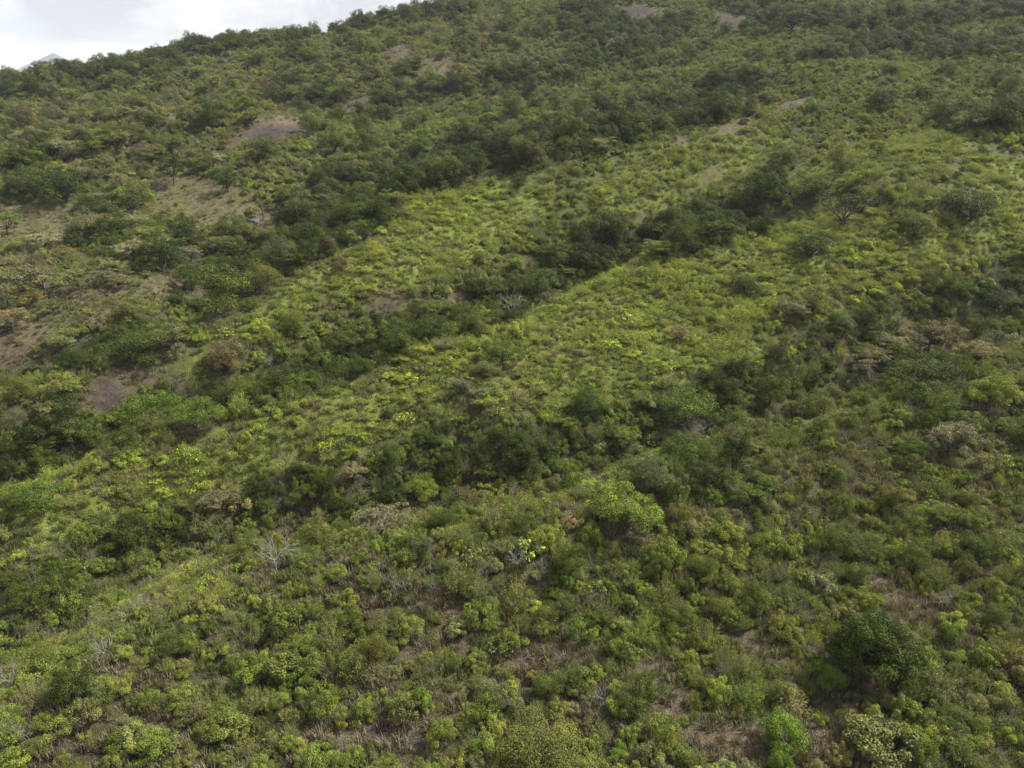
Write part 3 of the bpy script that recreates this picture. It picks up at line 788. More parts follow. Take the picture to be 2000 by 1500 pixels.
# ------------------------------------------------------------------ plants picked out in the photograph
# kind, u, v of the base, width px, height px, colour, label, short phrase for neighbours' labels (or None)
PICKED = [
    ('broadleaf_tree', 1700, 1325, 168, 172, 'deep', 'largest dark green tree with billowing crown beside a patch of bare brown soil', 'largest dark tree'),
    ('leafy_shrub', 1527, 1462, 92, 84, 'vivid', 'round vivid green bush standing alone on dry brown grass', 'round vivid bush'),
    ('leafy_shrub', 1522, 1510, 46, 52, 'vivid', 'small green bush just below the round vivid bush', None),
    ('leafy_shrub', 1600, 1415, 34, 36, 'bright', 'little yellowish bush just uphill of the round vivid bush', None),
    ('leafy_shrub', 1612, 1352, 80, 76, 'vivid', 'glossy green shrub tucked under the downhill side of the largest dark tree', None),
    ('leafy_shrub', 1860, 1252, 54, 50, 'vivid', 'compact round green shrub beside the bare soil beyond the largest dark tree', 'compact round shrub'),
    ('broadleaf_tree', 1225, 1030, 150, 95, 'lime', 'bright lime green spreading tree, the brightest crown on the slope', 'brightest lime tree'),
    ('leafy_shrub', 1720, 1470, 130, 90, 'pale', 'wide pale grey-green bush below the largest dark tree', 'wide pale bush'),
    ('broadleaf_tree', 1060, 1492, 170, 130, 'olive', 'broad rounded olive green tree at the bottom edge', 'broad bottom tree'),
    ('broadleaf_tree', 146, 1378, 84, 100, 'deep', 'upright very dark bush-like tree near the lower corner', 'upright dark tree'),
    ('leafy_shrub', 790, 1410, 66, 84, 'pale', 'cream flowered shrub above a strip of dark bare soil', 'cream flowered shrub'),
    ('broadleaf_tree', 615, 1072, 85, 84, 'ochre', 'green tree flushed orange-yellow beside the pale grey dead tree', 'orange flushed tree'),
    ('broadleaf_tree', 660, 1062, 60, 62, 'vivid', 'fresh green tree touching the orange flushed tree', None),
    ('umbrella_tree', 745, 1052, 120, 70, 'silver', 'silvery leaved tree over a dark hollow', 'silvery leaved tree'),
    ('broadleaf_tree', 815, 975, 80, 62, 'lime', 'light fresh green crown rising from the dark tree belt', 'fresh green crown'),
    ('broadleaf_tree', 865, 1030, 82, 52, 'dark', 'low rounded dark green tree below the fresh green crown', None),
    ('umbrella_tree', 1852, 895, 116, 66, 'silver', 'dry silvery grey tree on the open slope', 'dry silvery tree'),
    ('broadleaf_tree', 1782, 900, 62, 56, 'vivid', 'dense green tree touching the dry silvery tree', None),
    ('broadleaf_tree', 1810, 850, 58, 60, 'dark', 'dark green rounded tree just uphill of the dry silvery tree', None),
    ('broadleaf_tree', 1335, 830, 118, 62, 'vivid', 'spreading fresh green tree behind a bare grey tree', 'spreading fresh tree'),
    ('broadleaf_tree', 1500, 790, 78, 84, 'mid', 'upright leafy tree with a lit side in the middle of the slope', 'upright lit tree'),
    ('broadleaf_tree', 1592, 830, 92, 84, 'olive', 'full olive green tree next to the upright lit tree', None),
    ('broadleaf_tree', 1800, 765, 125, 76, 'dark', 'wide dark green tree below the rusty brown crown', 'wide dark tree'),
    ('broadleaf_tree', 1930, 790, 92, 88, 'bright', 'tall yellow-green tree near the edge of the slope', 'tall yellow-green tree'),
    ('umbrella_tree', 1812, 695, 120, 56, 'rust', 'rusty brown tree crown, the reddest on the hill', 'rusty brown crown'),
    ('umbrella_tree', 1690, 735, 96, 58, 'grey', 'grey layered tree downhill of the rusty brown crown', 'grey layered tree'),
    ('umbrella_tree', 1905, 715, 86, 62, 'tan', 'pale tan layered tree next to the rusty brown crown', None),
    ('broadleaf_tree', 1945, 610, 80, 62, 'deep', 'very dark tree high near the edge of the slope', 'dark edge tree'),
    ('umbrella_tree', 1328, 672, 54, 42, 'tan', 'round tan topped bush on the bright slope', 'tan topped bush'),
    ('umbrella_tree', 1545, 632, 76, 34, 'grey', 'flat greyish pink crown on the bright slope', 'flat greyish crown'),
    ('broadleaf_tree', 1457, 575, 68, 44, 'dark', 'lone low dark tree in the bright green slope', 'lone low tree'),
    ('broadleaf_tree', 1585, 505, 88, 46, 'dark', 'low dark green tree below the lone open tree', None),
    ('broadleaf_tree', 1587, 402, 100, 58, 'mid', 'domed green tree uphill of the lone open tree', 'domed green tree'),
    ('broadleaf_tree', 1888, 432, 105, 52, 'dark', 'wide dark tree among yellow-green shrubs high on the slope', 'wide high tree'),
    ('broadleaf_tree', 1790, 462, 92, 40, 'olive', 'low olive tree among yellow-green shrubs', None),
    ('broadleaf_tree', 977, 712, 88, 52, 'mid', 'rounded green tree alone in the middle of the bright spur', 'rounded spur tree'),
    ('broadleaf_tree', 953, 738, 62, 40, 'pale', 'pale green tree just below the rounded spur tree', None),
    ('broadleaf_tree', 320, 532, 82, 92, 'deep', 'tall very dark cone shaped tree in the grey woodland', 'dark cone tree'),
    ('broadleaf_tree', 218, 478, 70, 80, 'dark', 'tall dark rounded tree uphill of the dark cone tree', 'tall dark rounded tree'),
    ('broadleaf_tree', 155, 492, 48, 44, 'deep', 'squat dark tree next to the tall dark rounded tree', None),
    ('broadleaf_tree', 128, 398, 90, 70, 'deep', 'broad dark tree standing in brown grass', 'broad dark tree'),
    ('broadleaf_tree', 124, 345, 50, 34, 'bright', 'yellow-green crown just uphill of the broad dark tree', None),
    ('umbrella_tree', 340, 362, 66, 62, 'deep', 'dark flat topped tree above the dry grass clearing', 'dark flat topped tree'),
    ('broadleaf_tree', 447, 376, 46, 52, 'dark', 'narrow dark tree at the edge of the dry grass clearing', None),
    ('broadleaf_tree', 432, 612, 125, 112, 'mid', 'large green tree, biggest of the cluster below the dark cone tree', 'large green tree'),
    ('broadleaf_tree', 505, 570, 90, 76, 'olive', 'tall olive tree leaning against the large green tree', None),
    ('broadleaf_tree', 375, 570, 70, 70, 'dark', 'dark tree on the shady side of the large green tree', None),
    ('umbrella_tree', 90, 586, 118, 74, 'grey', 'wide grey flat topped tree at the woodland edge', 'wide grey flat tree'),
    ('umbrella_tree', 375, 512, 54, 32, 'silver', 'small silvery flat crown next to the dark cone tree', None),
    ('umbrella_tree', 205, 560, 50, 36, 'silver', 'pale flat crown between the palm and the dark cone tree', None),
    ('umbrella_tree', 235, 568, 46, 34, 'grey', 'small grey flat crown downhill of the dark cone tree', None),
    ('umbrella_tree', 62, 606, 62, 36, 'ochre', 'ochre coloured flat crown below the wide grey flat tree', None),
    ('umbrella_tree', 130, 508, 48, 26, 'ochre', 'orange tinted crown above the wide grey flat tree', None),
    ('umbrella_tree', 200, 480, 40, 24, 'tan', 'tan crown at the foot of the tall dark rounded tree', None),
    ('umbrella_tree', 28, 650, 80, 44, 'tan', 'tan flat topped tree at the edge of bare ground', 'tan edge tree'),
    ('umbrella_tree', 105, 615, 60, 38, 'pale', 'pale spreading tree above the bare tan clearing', None),
    ('broadleaf_tree', 132, 690, 78, 52, 'pale', 'pale green round headed tree beside the bare tan clearing', 'pale round headed tree'),
    ('umbrella_tree', 342, 690, 95, 58, 'pale', 'pale green layered crown in the gully woodland', 'pale layered crown'),
    ('broadleaf_tree', 258, 715, 108, 60, 'dark', 'wide dark tree next to the pale layered crown', None),
    ('broadleaf_tree', 448, 728, 76, 80, 'brown', 'brownish olive tree where the spur meets the gully', 'brownish spur tree'),
    ('leafy_shrub', 340, 702, 32, 22, 'grey', 'round grey shrub in front of the pale layered crown', None),
    ('broadleaf_tree', 300, 838, 120, 66, 'vivid', 'wide rich green tree in the gully, uphill half of a pair', 'wide rich green tree'),
    ('broadleaf_tree', 385, 838, 105, 60, 'vivid', 'wide rich green tree in the gully, downhill half of a pair', None),
    ('broadleaf_tree', 540, 765, 66, 58, 'mid', 'rounded tree in the gully above the bright spur', 'rounded gully tree'),
    ('leafy_shrub', 485, 816, 32, 32, 'dark', 'small dark shrub alone on the bright spur edge', None),
    ('leafy_shrub', 756, 826, 27, 32, 'deep', 'tiny dark cone shaped shrub alone in yellow-green scrub', 'tiny dark cone'),
    ('broadleaf_tree', 78, 1000, 125, 58, 'vivid', 'broad bright green tree at the edge of the lower spur', 'broad bright tree'),
    ('umbrella_tree', 430, 1006, 84, 46, 'grey', 'rounded greyish bush on the lower spur', 'rounded greyish bush'),
    ('umbrella_tree', 898, 772, 54, 26, 'silver', 'flat silvery crown on the bright spur', 'flat silvery crown'),
    ('broadleaf_tree', 1010, 368, 42, 26, 'dark', 'small dark tree on the crest of the bright knoll', 'small knoll tree'),
    ('broadleaf_tree', 930, 348, 60, 54, 'deep', 'very dark tree in the gully above the bright knoll', 'dark gully tree'),
    ('broadleaf_tree', 860, 345, 62, 48, 'dark', 'dark rounded tree beside the very dark gully tree', None),
    ('broadleaf_tree', 780, 152, 50, 36, 'dark', 'dark tree on the far grassy spur', 'far spur tree'),
    ('broadleaf_tree', 652, 300, 56, 40, 'dark', 'dark tree below the burnt purple scar', None),
    ('broadleaf_tree', 388, 142, 26, 26, 'deep', 'small black-green tree on the ridge flank', 'ridge flank tree'),
    ('broadleaf_tree', 1610, 56, 56, 36, 'deep', 'dark tree high up, middle of a row near the top', 'dark high tree'),
    ('broadleaf_tree', 1545, 58, 76, 30, 'dark', 'wide dark tree in the row near the top, next to the dark high tree', None),
    ('broadleaf_tree', 1735, 40, 30, 30, 'dark', 'small dark tree in the row near the top', None),
    ('broadleaf_tree', 1782, 54, 40, 28, 'dark', 'rounded dark tree at the end of the row near the top', None),
    ('broadleaf_tree', 1420, 205, 70, 46, 'deep', 'dark tree at the head of a gully above tan grass', 'gully head tree'),
    ('broadleaf_tree', 1340, 248, 80, 48, 'dark', 'dark broad tree below the gully head tree', None),
    ('broadleaf_tree', 1130, 34, 60, 40, 'deep', 'dark tree in the wooded hollow near the top', 'top hollow tree'),
    ('broadleaf_tree', 1212, 118, 50, 44, 'deep', 'dark tree near the pale footpath scar', 'footpath tree'),
    ('umbrella_tree', 690, 945, 60, 30, 'tan', 'dull tan crown at the upper edge of the dark tree belt', None),
    ('broadleaf_tree', 1250, 512, 60, 44, 'dark', 'dark tree where the upper gully narrows', None),
    ('broadleaf_tree', 700, 735, 70, 46, 'dark', 'dark tree in the gully between two bright spurs', None),
    ('broadleaf_tree', 845, 660, 80, 56, 'dark', 'dark spreading tree under the purple soil scar', 'tree under the purple scar'),
    ('broadleaf_tree', 935, 655, 62, 62, 'olive', 'olive crowned tree between the purple scar and the bare grey tree', None),
]
DEAD = [  # white and grey leafless trees: u, v, width px, height px, seed, label
    (540, 1116, 95, 80, 5, 'pale grey leafless dead tree reaching out over green shrubs', 'pale grey dead tree'),
    (205, 1290, 62, 56, 9, 'pale leafless twiggy tree above the upright dark tree', 'pale leafless tree'),
    (1350, 868, 72, 66, 12, 'bare grey branching tree in the middle of the slope', 'bare grey tree'),
    (1000, 622, 62, 58, 15, 'rounded leafless grey tree in the gully', 'rounded leafless tree'),
    (1172, 1378, 44, 42, 19, 'small pale forked snag among bottom shrubs', 'pale forked snag'),
    (1838, 1192, 50, 44, 23, 'grey dead bush beside the bare soil patch', None),
    (1770, 1278, 52, 44, 27, 'grey dead branches against the largest dark tree', None),
    (1010, 1118, 56, 48, 31, 'arching leafless grey bush on the lower slope', 'arching leafless bush'),
    (20, 1345, 60, 50, 35, 'pale dead bush at the very edge near the bottom corner', None),
    (1940, 568, 24, 44, 39, 'thin pale snag beside the very dark edge tree', None),
]
PALMS = [(156, 585, 34, 42, 'palm standing among grey flat topped trees', 'palm'), (22, 612, 40, 44, 'palm at the edge of the grey woodland', None), (512, 432, 32, 40, 'palm at the head of the wooded gully', None),
         (70, 742, 46, 36, 'low palm under the pale round headed tree', None), (1130, 142, 30, 30, 'lone far palm in the wooded hollow near the top', None), (1165, 136, 22, 20, 'smaller far palm in the wooded hollow near the top', None)]

PICK_GAIN = {'lime': 0.52, 'bright': 0.66, 'vivid': 0.84, 'silver': 0.68, 'grey': 0.8, 'tan': 0.85, 'ochre': 0.8, 'rust': 0.8, 'pale': 0.54, 'deep': 0.95,
             ('broadleaf_tree', 'mid'): 0.58, ('broadleaf_tree', 'olive'): 0.6, ('broadleaf_tree', 'vivid'): 0.62, ('broadleaf_tree', 'dark'): 0.72, ('broadleaf_tree', 'pale'): 0.72}
plants = []         # dicts: kind, x, y, z, w, h, rot, tint name, tint rgb, d (depth), u, v, label, short
def add_plant(kind, x, y, zz, w, h, tint, rgb=None, label=None, short=None, rot=None):
    uu, vv, dd = project(x, y, zz)
    plants.append(dict(kind=kind, x=x, y=y, z=zz, w=w, h=h, rot=rng.random() * 6.283 if rot is None else rot, tint=tint,
                       rgb=tuple(rgb if rgb is not None else TINT[tint]), u=float(uu), v=float(vv), d=float(dd), label=label, short=short))
for kind, uu, vv, wp, hp, tint, label, short in PICKED:
    x, y, zz, dd = at(uu, vv)
    # a crown's pixel height holds its top surface too: take off what its depth adds when seen from above
    w_ = wp * dd / F
    sight = math.atan2(CAMZ - zz, y)
    h_ = max((hp * dd / F - 0.42 * w_ * abs(math.sin(sight))) / math.cos(sight), 0.62 * w_)
    add_plant(kind, x, y, zz, w_, h_, tint, [c * PICK_GAIN.get((kind, tint), PICK_GAIN.get(tint, 0.85)) for c in TINT[tint]], label, short)
clear = [(p['x'], p['y'], p['w'] * (0.85 if i in (1, 5) else 0.42)) for i, p in enumerate(plants)]
for q in DEAD:
    x, y, zz, dd = at(q[0], q[1])
    clear.append((x, y - 0.25 * q[2] * dd / F, q[2] * dd / F * 0.5))
for q in PALMS:
    x, y, zz, dd = at(q[0], q[1])
    clear.append((x, y - 1.5, 2.6))
picked_xy = np.array(clear)

# ------------------------------------------------------------------ the cover of the whole slope
def lattice(step, r0, r1):
    ax, ay = np.meshgrid(np.arange(-460, 500, step), np.arange(8, 720, step))
    ax, ay = ax.ravel(), ay.ravel()
    ax = ax + (rng.random(len(ax)) - 0.5) * step * 1.1
    ay = ay + (rng.random(len(ay)) - 0.5) * step * 1.1
    q = np.hypot(ax, ay)
    m = (q >= r0) & (q < r1)
    return ax[m], ay[m]
parts_ = [lattice(0.84, 16, 100), lattice(1.02, 100, 170), lattice(1.45, 170, 760), lattice(0.86, 40, 130), lattice(1.1, 130, 260), lattice(2.1, 40, 110), lattice(2.7, 110, 180), lattice(3.2, 180, 760)]
cnt = np.cumsum([len(q[0]) for q in parts_])
gx = np.concatenate([q[0] for q in parts_]); gy = np.concatenate([q[1] for q in parts_])
ang = np.degrees(np.arctan2(gx, gy))
rad = np.hypot(gx, gy)
extra = np.arange(len(gx)) >= cnt[2]            # fine scrub of the bright spurs, then the lattice of the trees
for_tree = np.arange(len(gx)) >= cnt[4]
crest_ang = np.degrees(np.arctan2([p[0] for p in crest_xyz], [p[1] for p in crest_xyz]))
crest_r = np.hypot([p[0] for p in crest_xyz], [p[1] for p in crest_xyz])
keep = (np.abs(ang) < np.where(rad < 130, 62, 45)) & (rad < np.interp(ang, crest_ang, crest_r) + 22)
gx, gy, extra, for_tree = gx[keep], gy[keep], extra[keep], for_tree[keep]
gz = height(gx, gy)
u, v, d, dark, bright, soil, burnt, grey, meadow = masks(gx, gy, gz)
near_ = (d < 110) & (d > 18)
keep = (u > np.where(near_, -800, -260)) & (u < np.where(near_, 2800, 2260)) & (v > -110) & (v < np.where(near_, 2400, 1720)) & (~extra | for_tree | (bright > 0.22))
extra, for_tree = extra[keep], for_tree[keep]
extra = extra & ~for_tree
gx, gy, gz, u, v, d, dark, bright, soil, burnt, grey, meadow = (q[keep] for q in (gx, gy, gz, u, v, d, dark, bright, soil, burnt, grey, meadow))
n = len(gx)
ns = fbm(gx / 7, gy / 7, 71, 3)                   # size
nc = fbm(gx / 12, gy / 12, 81, 3)                 # colour patches
nd = fbm(gx / 5, gy / 5, 91, 2)                   # density
nk = fbm(gx / 16, gy / 16, 95, 2)
rnd = rng.random((n, 8))
far_f = smooth(130, 330, d)
dens = 0.80 + 0.25 * (nd - 0.5) * 2
dens = dens * (1 - np.where(d < 85, 0.72, 0.82) * np.clip(soil * 1.15, 0, 1)) * (1 - 0.5 * burnt)
dens = np.where(extra, dens * smooth(0.2, 0.6, bright) * 0.75, dens)
live = rnd[:, 0] < dens
kind = np.full(n, 'leafy_shrub', dtype=object)
kind[rnd[:, 1] < 0.30 + 0.25 * (nk - 0.5)] = 'feathery_shrub'
kind[(rnd[:, 1] > 0.86)] = 'low_herb'
kind[(rnd[:, 1] > 0.952 - 0.05 * grey - 0.03 * smooth(0.55, 0.7, nc))] = 'bare_shrub'
p_tree = 0.02 + 0.85 * dark + 0.09 * far_f * smooth(0.4, 0.65, nk) + 0.28 * grey
p_tree = p_tree * (1 - 0.9 * soil) * (1 - 0.95 * bright) * (1 - 0.8 * meadow) * np.where(d < 75, 0.45, 1)
p_tree = p_tree + np.where(d < 120, 0.18, 0.03) * smooth(0.46, 0.66, nk) * (1 - smooth(0.05, 0.4, bright)) * (1 - soil) * (1 - meadow)
is_tree = for_tree.copy()
live = np.where(for_tree, rnd[:, 2] < p_tree, live)
# keep clear of the picked crowns
for px, py, pr in picked_xy:
    live &= np.hypot(gx - px, gy - py) > np.where(for_tree, pr * 1.9, pr)
carpet = (bright > 0.3) & ~for_tree
kind[carpet & (rnd[:, 6] < 0.5)] = 'feathery_shrub'
kind[carpet & (rnd[:, 6] > 0.82)] = 'low_herb'
umb = rnd[:, 3] < (0.12 + 0.65 * grey + 0.08 * far_f)
kind[is_tree & ~umb] = 'broadleaf_tree'
kind[is_tree & umb] = 'umbrella_tree'
on_soil = ((soil > 0.4) | (meadow > 0.5) | (burnt > 0.4)) & ~is_tree
kind[on_soil & (rnd[:, 3] < 0.5)] = 'low_herb'
kind[on_soil & (rnd[:, 3] > 0.72)] = 'feathery_shrub'
kind[on_soil & (rnd[:, 3] > 0.9)] = 'bare_shrub'
lg = np.exp(rng.normal(size=n) * 0.40)
w = np.where(kind == 'leafy_shrub', 1.5, np.where(kind == 'feathery_shrub', 1.55, np.where(kind == 'low_herb', 0.95, np.where(kind == 'bare_shrub', 1.5, np.where(kind == 'umbrella_tree', 4.8, 4.6)))))
w = w * lg * (0.72 + 0.6 * ns)
isshrub = np.isin(kind, ['leafy_shrub', 'feathery_shrub'])
w = np.where(isshrub, w * (1 + 0.3 * dark - 0.25 * bright) * (0.74 + 0.54 * smooth(70, 210, d)), w)
w = np.where(is_tree, np.clip(44 * d / F, 2.6, 5.8) * lg ** 1.05 * np.where(kind == 'umbrella_tree', 1.1, 1.0), w)
w = np.where(on_soil, w * 0.62, w)
w = np.where(extra & ~on_soil, w * 0.8, w)
w = np.where(is_tree, np.clip(w, 1.8, np.minimum(8.5, 74 * d / F)), np.clip(w, 0.4, 2.8))
asp = np.where(kind == 'feathery_shrub', 0.95, np.where(kind == 'low_herb', 0.6, np.where(kind == 'umbrella_tree', 0.62, np.where(kind == 'broadleaf_tree', 0.92, 0.78)))) * (0.8 + 0.45 * rnd[:, 4])
h = w * asp * np.where(carpet, 0.78 + 0.35 * smooth(0.5, 0.7, nk), 1.0)
w = np.where(carpet, w * (0.85 + 0.5 * smooth(0.45, 0.7, ns)), w)
w = np.where(carpet & (kind == 'feathery_shrub'), w * 1.25, w)
# colours: probabilities over the named tints
P = np.zeros((n, len(TK)))
def wgt(name, val): P[:, TK.index(name)] = np.clip(val, 0, None)
ncs = smooth(0.36, 0.64, nc)
wgt('dark', (0.2 + 0.35 * far_f) * (1 - bright) + 2.6 * dark)
wgt('deep', 0.01 + 1.2 * dark)
wgt('mid', (0.95 + 0.5 * dark) * (1 - 0.25 * bright))
wgt('vivid', 0.15 + 0.25 * dark)
wgt('bright', ((0.22 + 0.12 * smooth(80, 130, d)) * ncs + 4.2 * bright) * (1 - 0.6 * dark))  # yellow-green leaves, partly standing in for sunlight on the spurs
wgt('lime', 0.012 + 0.7 * bright)
wgt('olive', (0.95 + 0.35 * far_f + 0.6 * bright * (1 - ncs)) * (1 - 0.5 * dark))
wgt('pale', 0.14 * (1 - ncs) + 0.15 * grey)
wgt('grey', 0.07 + 1.1 * grey + 0.14 * (1 - ncs) + 0.42 * far_f * (1 - bright))
wgt('silver', 0.01 + 0.5 * grey)
wgt('tan', 0.03 + 0.3 * meadow + 0.35 * grey + 0.4 * soil)
wgt('ochre', 0.008 + 0.06 * grey)
wgt('rust', 0.003)
wgt('brown', 0.03 + 0.25 * grey + 0.08 * (1 - ncs))
for nm in ('bright', 'lime', 'tan', 'ochre'): P[:, TK.index(nm)] *= np.where(is_tree, 0.08, 1)
P /= P.sum(1, keepdims=True)
ti = (rnd[:, 5][:, None] > np.cumsum(P, 1)).sum(1).clip(0, len(TK) - 1)
own_c = np.where(is_tree, 0.8, 0.6)[:, None]
own_c = np.where(rnd[:, 7:8] < 0.12, 0.9, own_c)          # now and then a plant that stands out
rgb = (TA[ti] * own_c + (P @ TA) * (1 - own_c)) * (0.84 + 0.32 * rnd[:, 6])[:, None]
ti = np.argmin(((np.log(rgb)[:, None] - np.log(TA)[None]) ** 2).sum(-1), 1)
rgb = rgb * (0.92 + 0.10 * smooth(70, 120, d))[:, None]      # the lower slope carries duller, smaller leaved scrub
rgb = rgb * np.where(kind == 'broadleaf_tree', 0.60, 1.0)[:, None]
rgb = rgb * (1 + (rng.random((n, 3)) - 0.5) * np.array([0.13, 0.07, 0.15]))
rot = rng.random(n) * 6.283
cover = dict(kind=kind, x=gx, y=gy, z=gz, w=w, h=h, rot=rot, ti=ti, rgb=rgb, u=u, v=v, d=d)
live &= ~(burnt > 0.5) | (rnd[:, 7] < 0.45)

# which of them show largest in the picture: those become things of their own, the others the mass of scrub
LIMIT = {'broadleaf_tree': 290, 'umbrella_tree': 120, 'leafy_shrub': 290, 'feathery_shrub': 200, 'bare_shrub': 90, 'low_herb': 0}
size_px = w * F / d
inside = (u > 20) & (u < 1980) & (v > 60) & (v < 1490)
own = np.zeros(n, bool)
for k, lim in LIMIT.items():
    have = sum(1 for p in plants if p['kind'] == k)
    idx = np.nonzero(live & inside & (kind == k))[0]
    idx = idx[np.argsort(-size_px[idx])][:max(0, lim - have)]
    own[idx] = True
for i in np.nonzero(own)[0]:
    add_plant(kind[i], float(gx[i]), float(gy[i]), float(gz[i]), float(w[i]), float(h[i]), TK[ti[i]], rgb[i], rot=float(rot[i]))

# ------------------------------------------------------------------ labels for the plants that carry none yet
KWORD = {'broadleaf_tree': 'tree', 'umbrella_tree': 'flat crowned tree', 'leafy_shrub': 'leafy shrub', 'feathery_shrub': 'feathery shrub', 'bare_shrub': 'twiggy shrub'}
ORD = ['closest', 'second', 'third', 'fourth', 'fifth', 'sixth', 'seventh', 'eighth', 'ninth', 'tenth', 'eleventh', 'twelfth', 'thirteenth', 'fourteenth', 'fifteenth', 'sixteenth', 'seventeenth', 'eighteenth', 'nineteenth', 'twentieth'] + ['twenty-' + q for q in ('first', 'second', 'third', 'fourth', 'fifth', 'sixth', 'seventh', 'eighth', 'ninth')] + ['thirtieth'] + ['thirty-' + q for q in ('first', 'second', 'third', 'fourth', 'fifth', 'sixth', 'seventh', 'eighth', 'ninth')]
marks = [(p['u'], p['v'] - 0.4 * p['h'] * F / p['d'], p['short']) for p in plants if p['short']]
marks += [(q[0], q[1] - q[3] * 0.4, q[6]) for q in DEAD if q[6]]
MU = np.array([m[0] for m in marks]); MV = np.array([m[1] for m in marks])
todo = {}
for p in plants:
    if p['label']: continue
    pu, pv = p['u'], p['v'] - 0.5 * p['h'] * F / p['d']
    dd = np.hypot(MU - pu, (MV - pv) * 1.4)
    k = int(np.argmin(dd))
    a, b = pu - MU[k], (pv - MV[k]) * 1.4
    side = ('right of' if a > 0 else 'left of') if abs(a) > abs(b) else ('downhill of' if b > 0 else 'uphill of')
    p['size'] = p['w'] / {'broadleaf_tree': 5.5, 'umbrella_tree': 5.2, 'leafy_shrub': 2.4, 'feathery_shrub': 2.4, 'bare_shrub': 2.2}[p['kind']]
    todo.setdefault((p['kind'], WORD[p['tint']], k, side), []).append((float(dd[k]), p))
for (kd, cw, k, side), lst in todo.items():
    lst.sort(key=lambda q: q[0])
    for i, (dd, p) in enumerate(lst):
        first = '' if len(lst) == 1 else ORD[min(i, 38)] + ' '
        cword = cw if kd != 'bare_shrub' else 'sparse ' + cw
        p['label'] = f"{first}{cword} {KWORD[kd]} {side} the {marks[k][2]}" if first else f"only {cword} {KWORD[kd]} {side} the {marks[k][2]}"

# ------------------------------------------------------------------ build the single plants
PARTS = {'broadleaf_tree': ('crown', 'trunk'), 'umbrella_tree': ('crown', 'trunk'), 'leafy_shrub': ('foliage', 'stems'), 'feathery_shrub': ('foliage', 'stems'), 'bare_shrub': ('foliage', 'stems')}
GROUP = {'broadleaf_tree': 'leafy trees on the hillside', 'umbrella_tree': 'flat crowned trees on the hillside', 'leafy_shrub': 'leafy shrubs on the hillside', 'feathery_shrub': 'feathery shrubs on the hillside', 'bare_shrub': 'twiggy shrubs on the hillside'}
CAT = {'broadleaf_tree': 'tree', 'umbrella_tree': 'tree', 'leafy_shrub': 'shrub', 'feathery_shrub': 'shrub', 'bare_shrub': 'shrub'}
hero = broadleaf(901, lobes=80, leaf=0.12, n_leaf=420, crown_h=5.0, trunk_h=0.9, clump=0.72, flat=0.62)
round_bush = leafy(902, w=1.5, h=2.5, clumps=60, leaf=0.085, n_leaf=170, flat=0.95)
for i, p in enumerate(plants):
    k = p['kind']
    pr = PROTO[k][int(rng.integers(len(PROTO[k])))]
    if i == 0: pr = hero
    if i in (1, 2): pr = round_bush
    root = bpy.data.objects.new(k, None)
    root.empty_display_size = 0.3
    COL.objects.link(root)
    sx = p['w'] / pr['w']
    sz = min(max(p['h'] / pr['h'], sx * 0.7), sx * 1.6)
    root.location = (p['x'], p['y'], p['z'] - (0.09 * p['h'] if k == 'broadleaf_tree' else 0.05))
    root.scale = (sx, sx, sz)
    root.rotation_euler = (0, 0, p['rot'])
    root['label'] = p['label']; root['category'] = CAT[k]; root['group'] = GROUP[k]
    for key, nm in (('leaf', PARTS[k][0]), ('wood', PARTS[k][1])):
        if key in pr:
            c = place_object(nm, pr[key], root)
            c['tint'] = list(p['rgb'])

for uu, vv, wp, hp, seed, label, short in DEAD:
    meshes, W0, H0 = dead_limbs(seed)
    x, y, zz, dd = at(uu, vv)
    root = bpy.data.objects.new('dead_tree', None); COL.objects.link(root)
    root.location = (x, y, zz + 0.25)
    s = wp * dd / F / W0 * 1.08
    root.scale = (s, s, max(0.6 * s, hp * dd / F / H0))
    root['label'] = label; root['category'] = 'dead tree'; root['group'] = 'leafless trees on the hillside'
    for j, me in enumerate(meshes):
        place_object('trunk' if j == 0 else 'limb', me, root)

ot = open_tree(77)
x, y, zz, dd = at(1640, 449)
root = bpy.data.objects.new('open_crowned_tree', None); COL.objects.link(root)
s = 125 * dd / F / ot['w']
root.location = (x, y, zz - 0.1); root.scale = (s, s, max(s * 0.8, 66 * dd / F / ot['h']))
root['label'] = 'lone open tree with dark forked branches showing through a thin crown'; root['category'] = 'tree'
for key, nm in (('leaf', 'crown'), ('wood', 'trunk')):
    c = place_object(nm, ot[key], root); c['tint'] = [0.055, 0.065, 0.024]

ptrunk, pfronds, PW, PH = palm(55)
for uu, vv, wp, hp, label, short in PALMS:
    x, y, zz, dd = at(uu, vv)
    root = bpy.data.objects.new('palm_tree', None); COL.objects.link(root)
    s = wp * dd / F / PW
    root.location = (x, y, zz - 0.1); root.scale = (s, s, hp * dd / F / PH); root.rotation_euler = (0, 0, rng.random() * 6.28)
    root['label'] = label; root['category'] = 'palm'; root['group'] = 'palms on the hillside'
    place_object('trunk', ptrunk, root)
    for me in pfronds:
        c = place_object('frond', me, root); c['tint'] = [0.06, 0.085, 0.03]

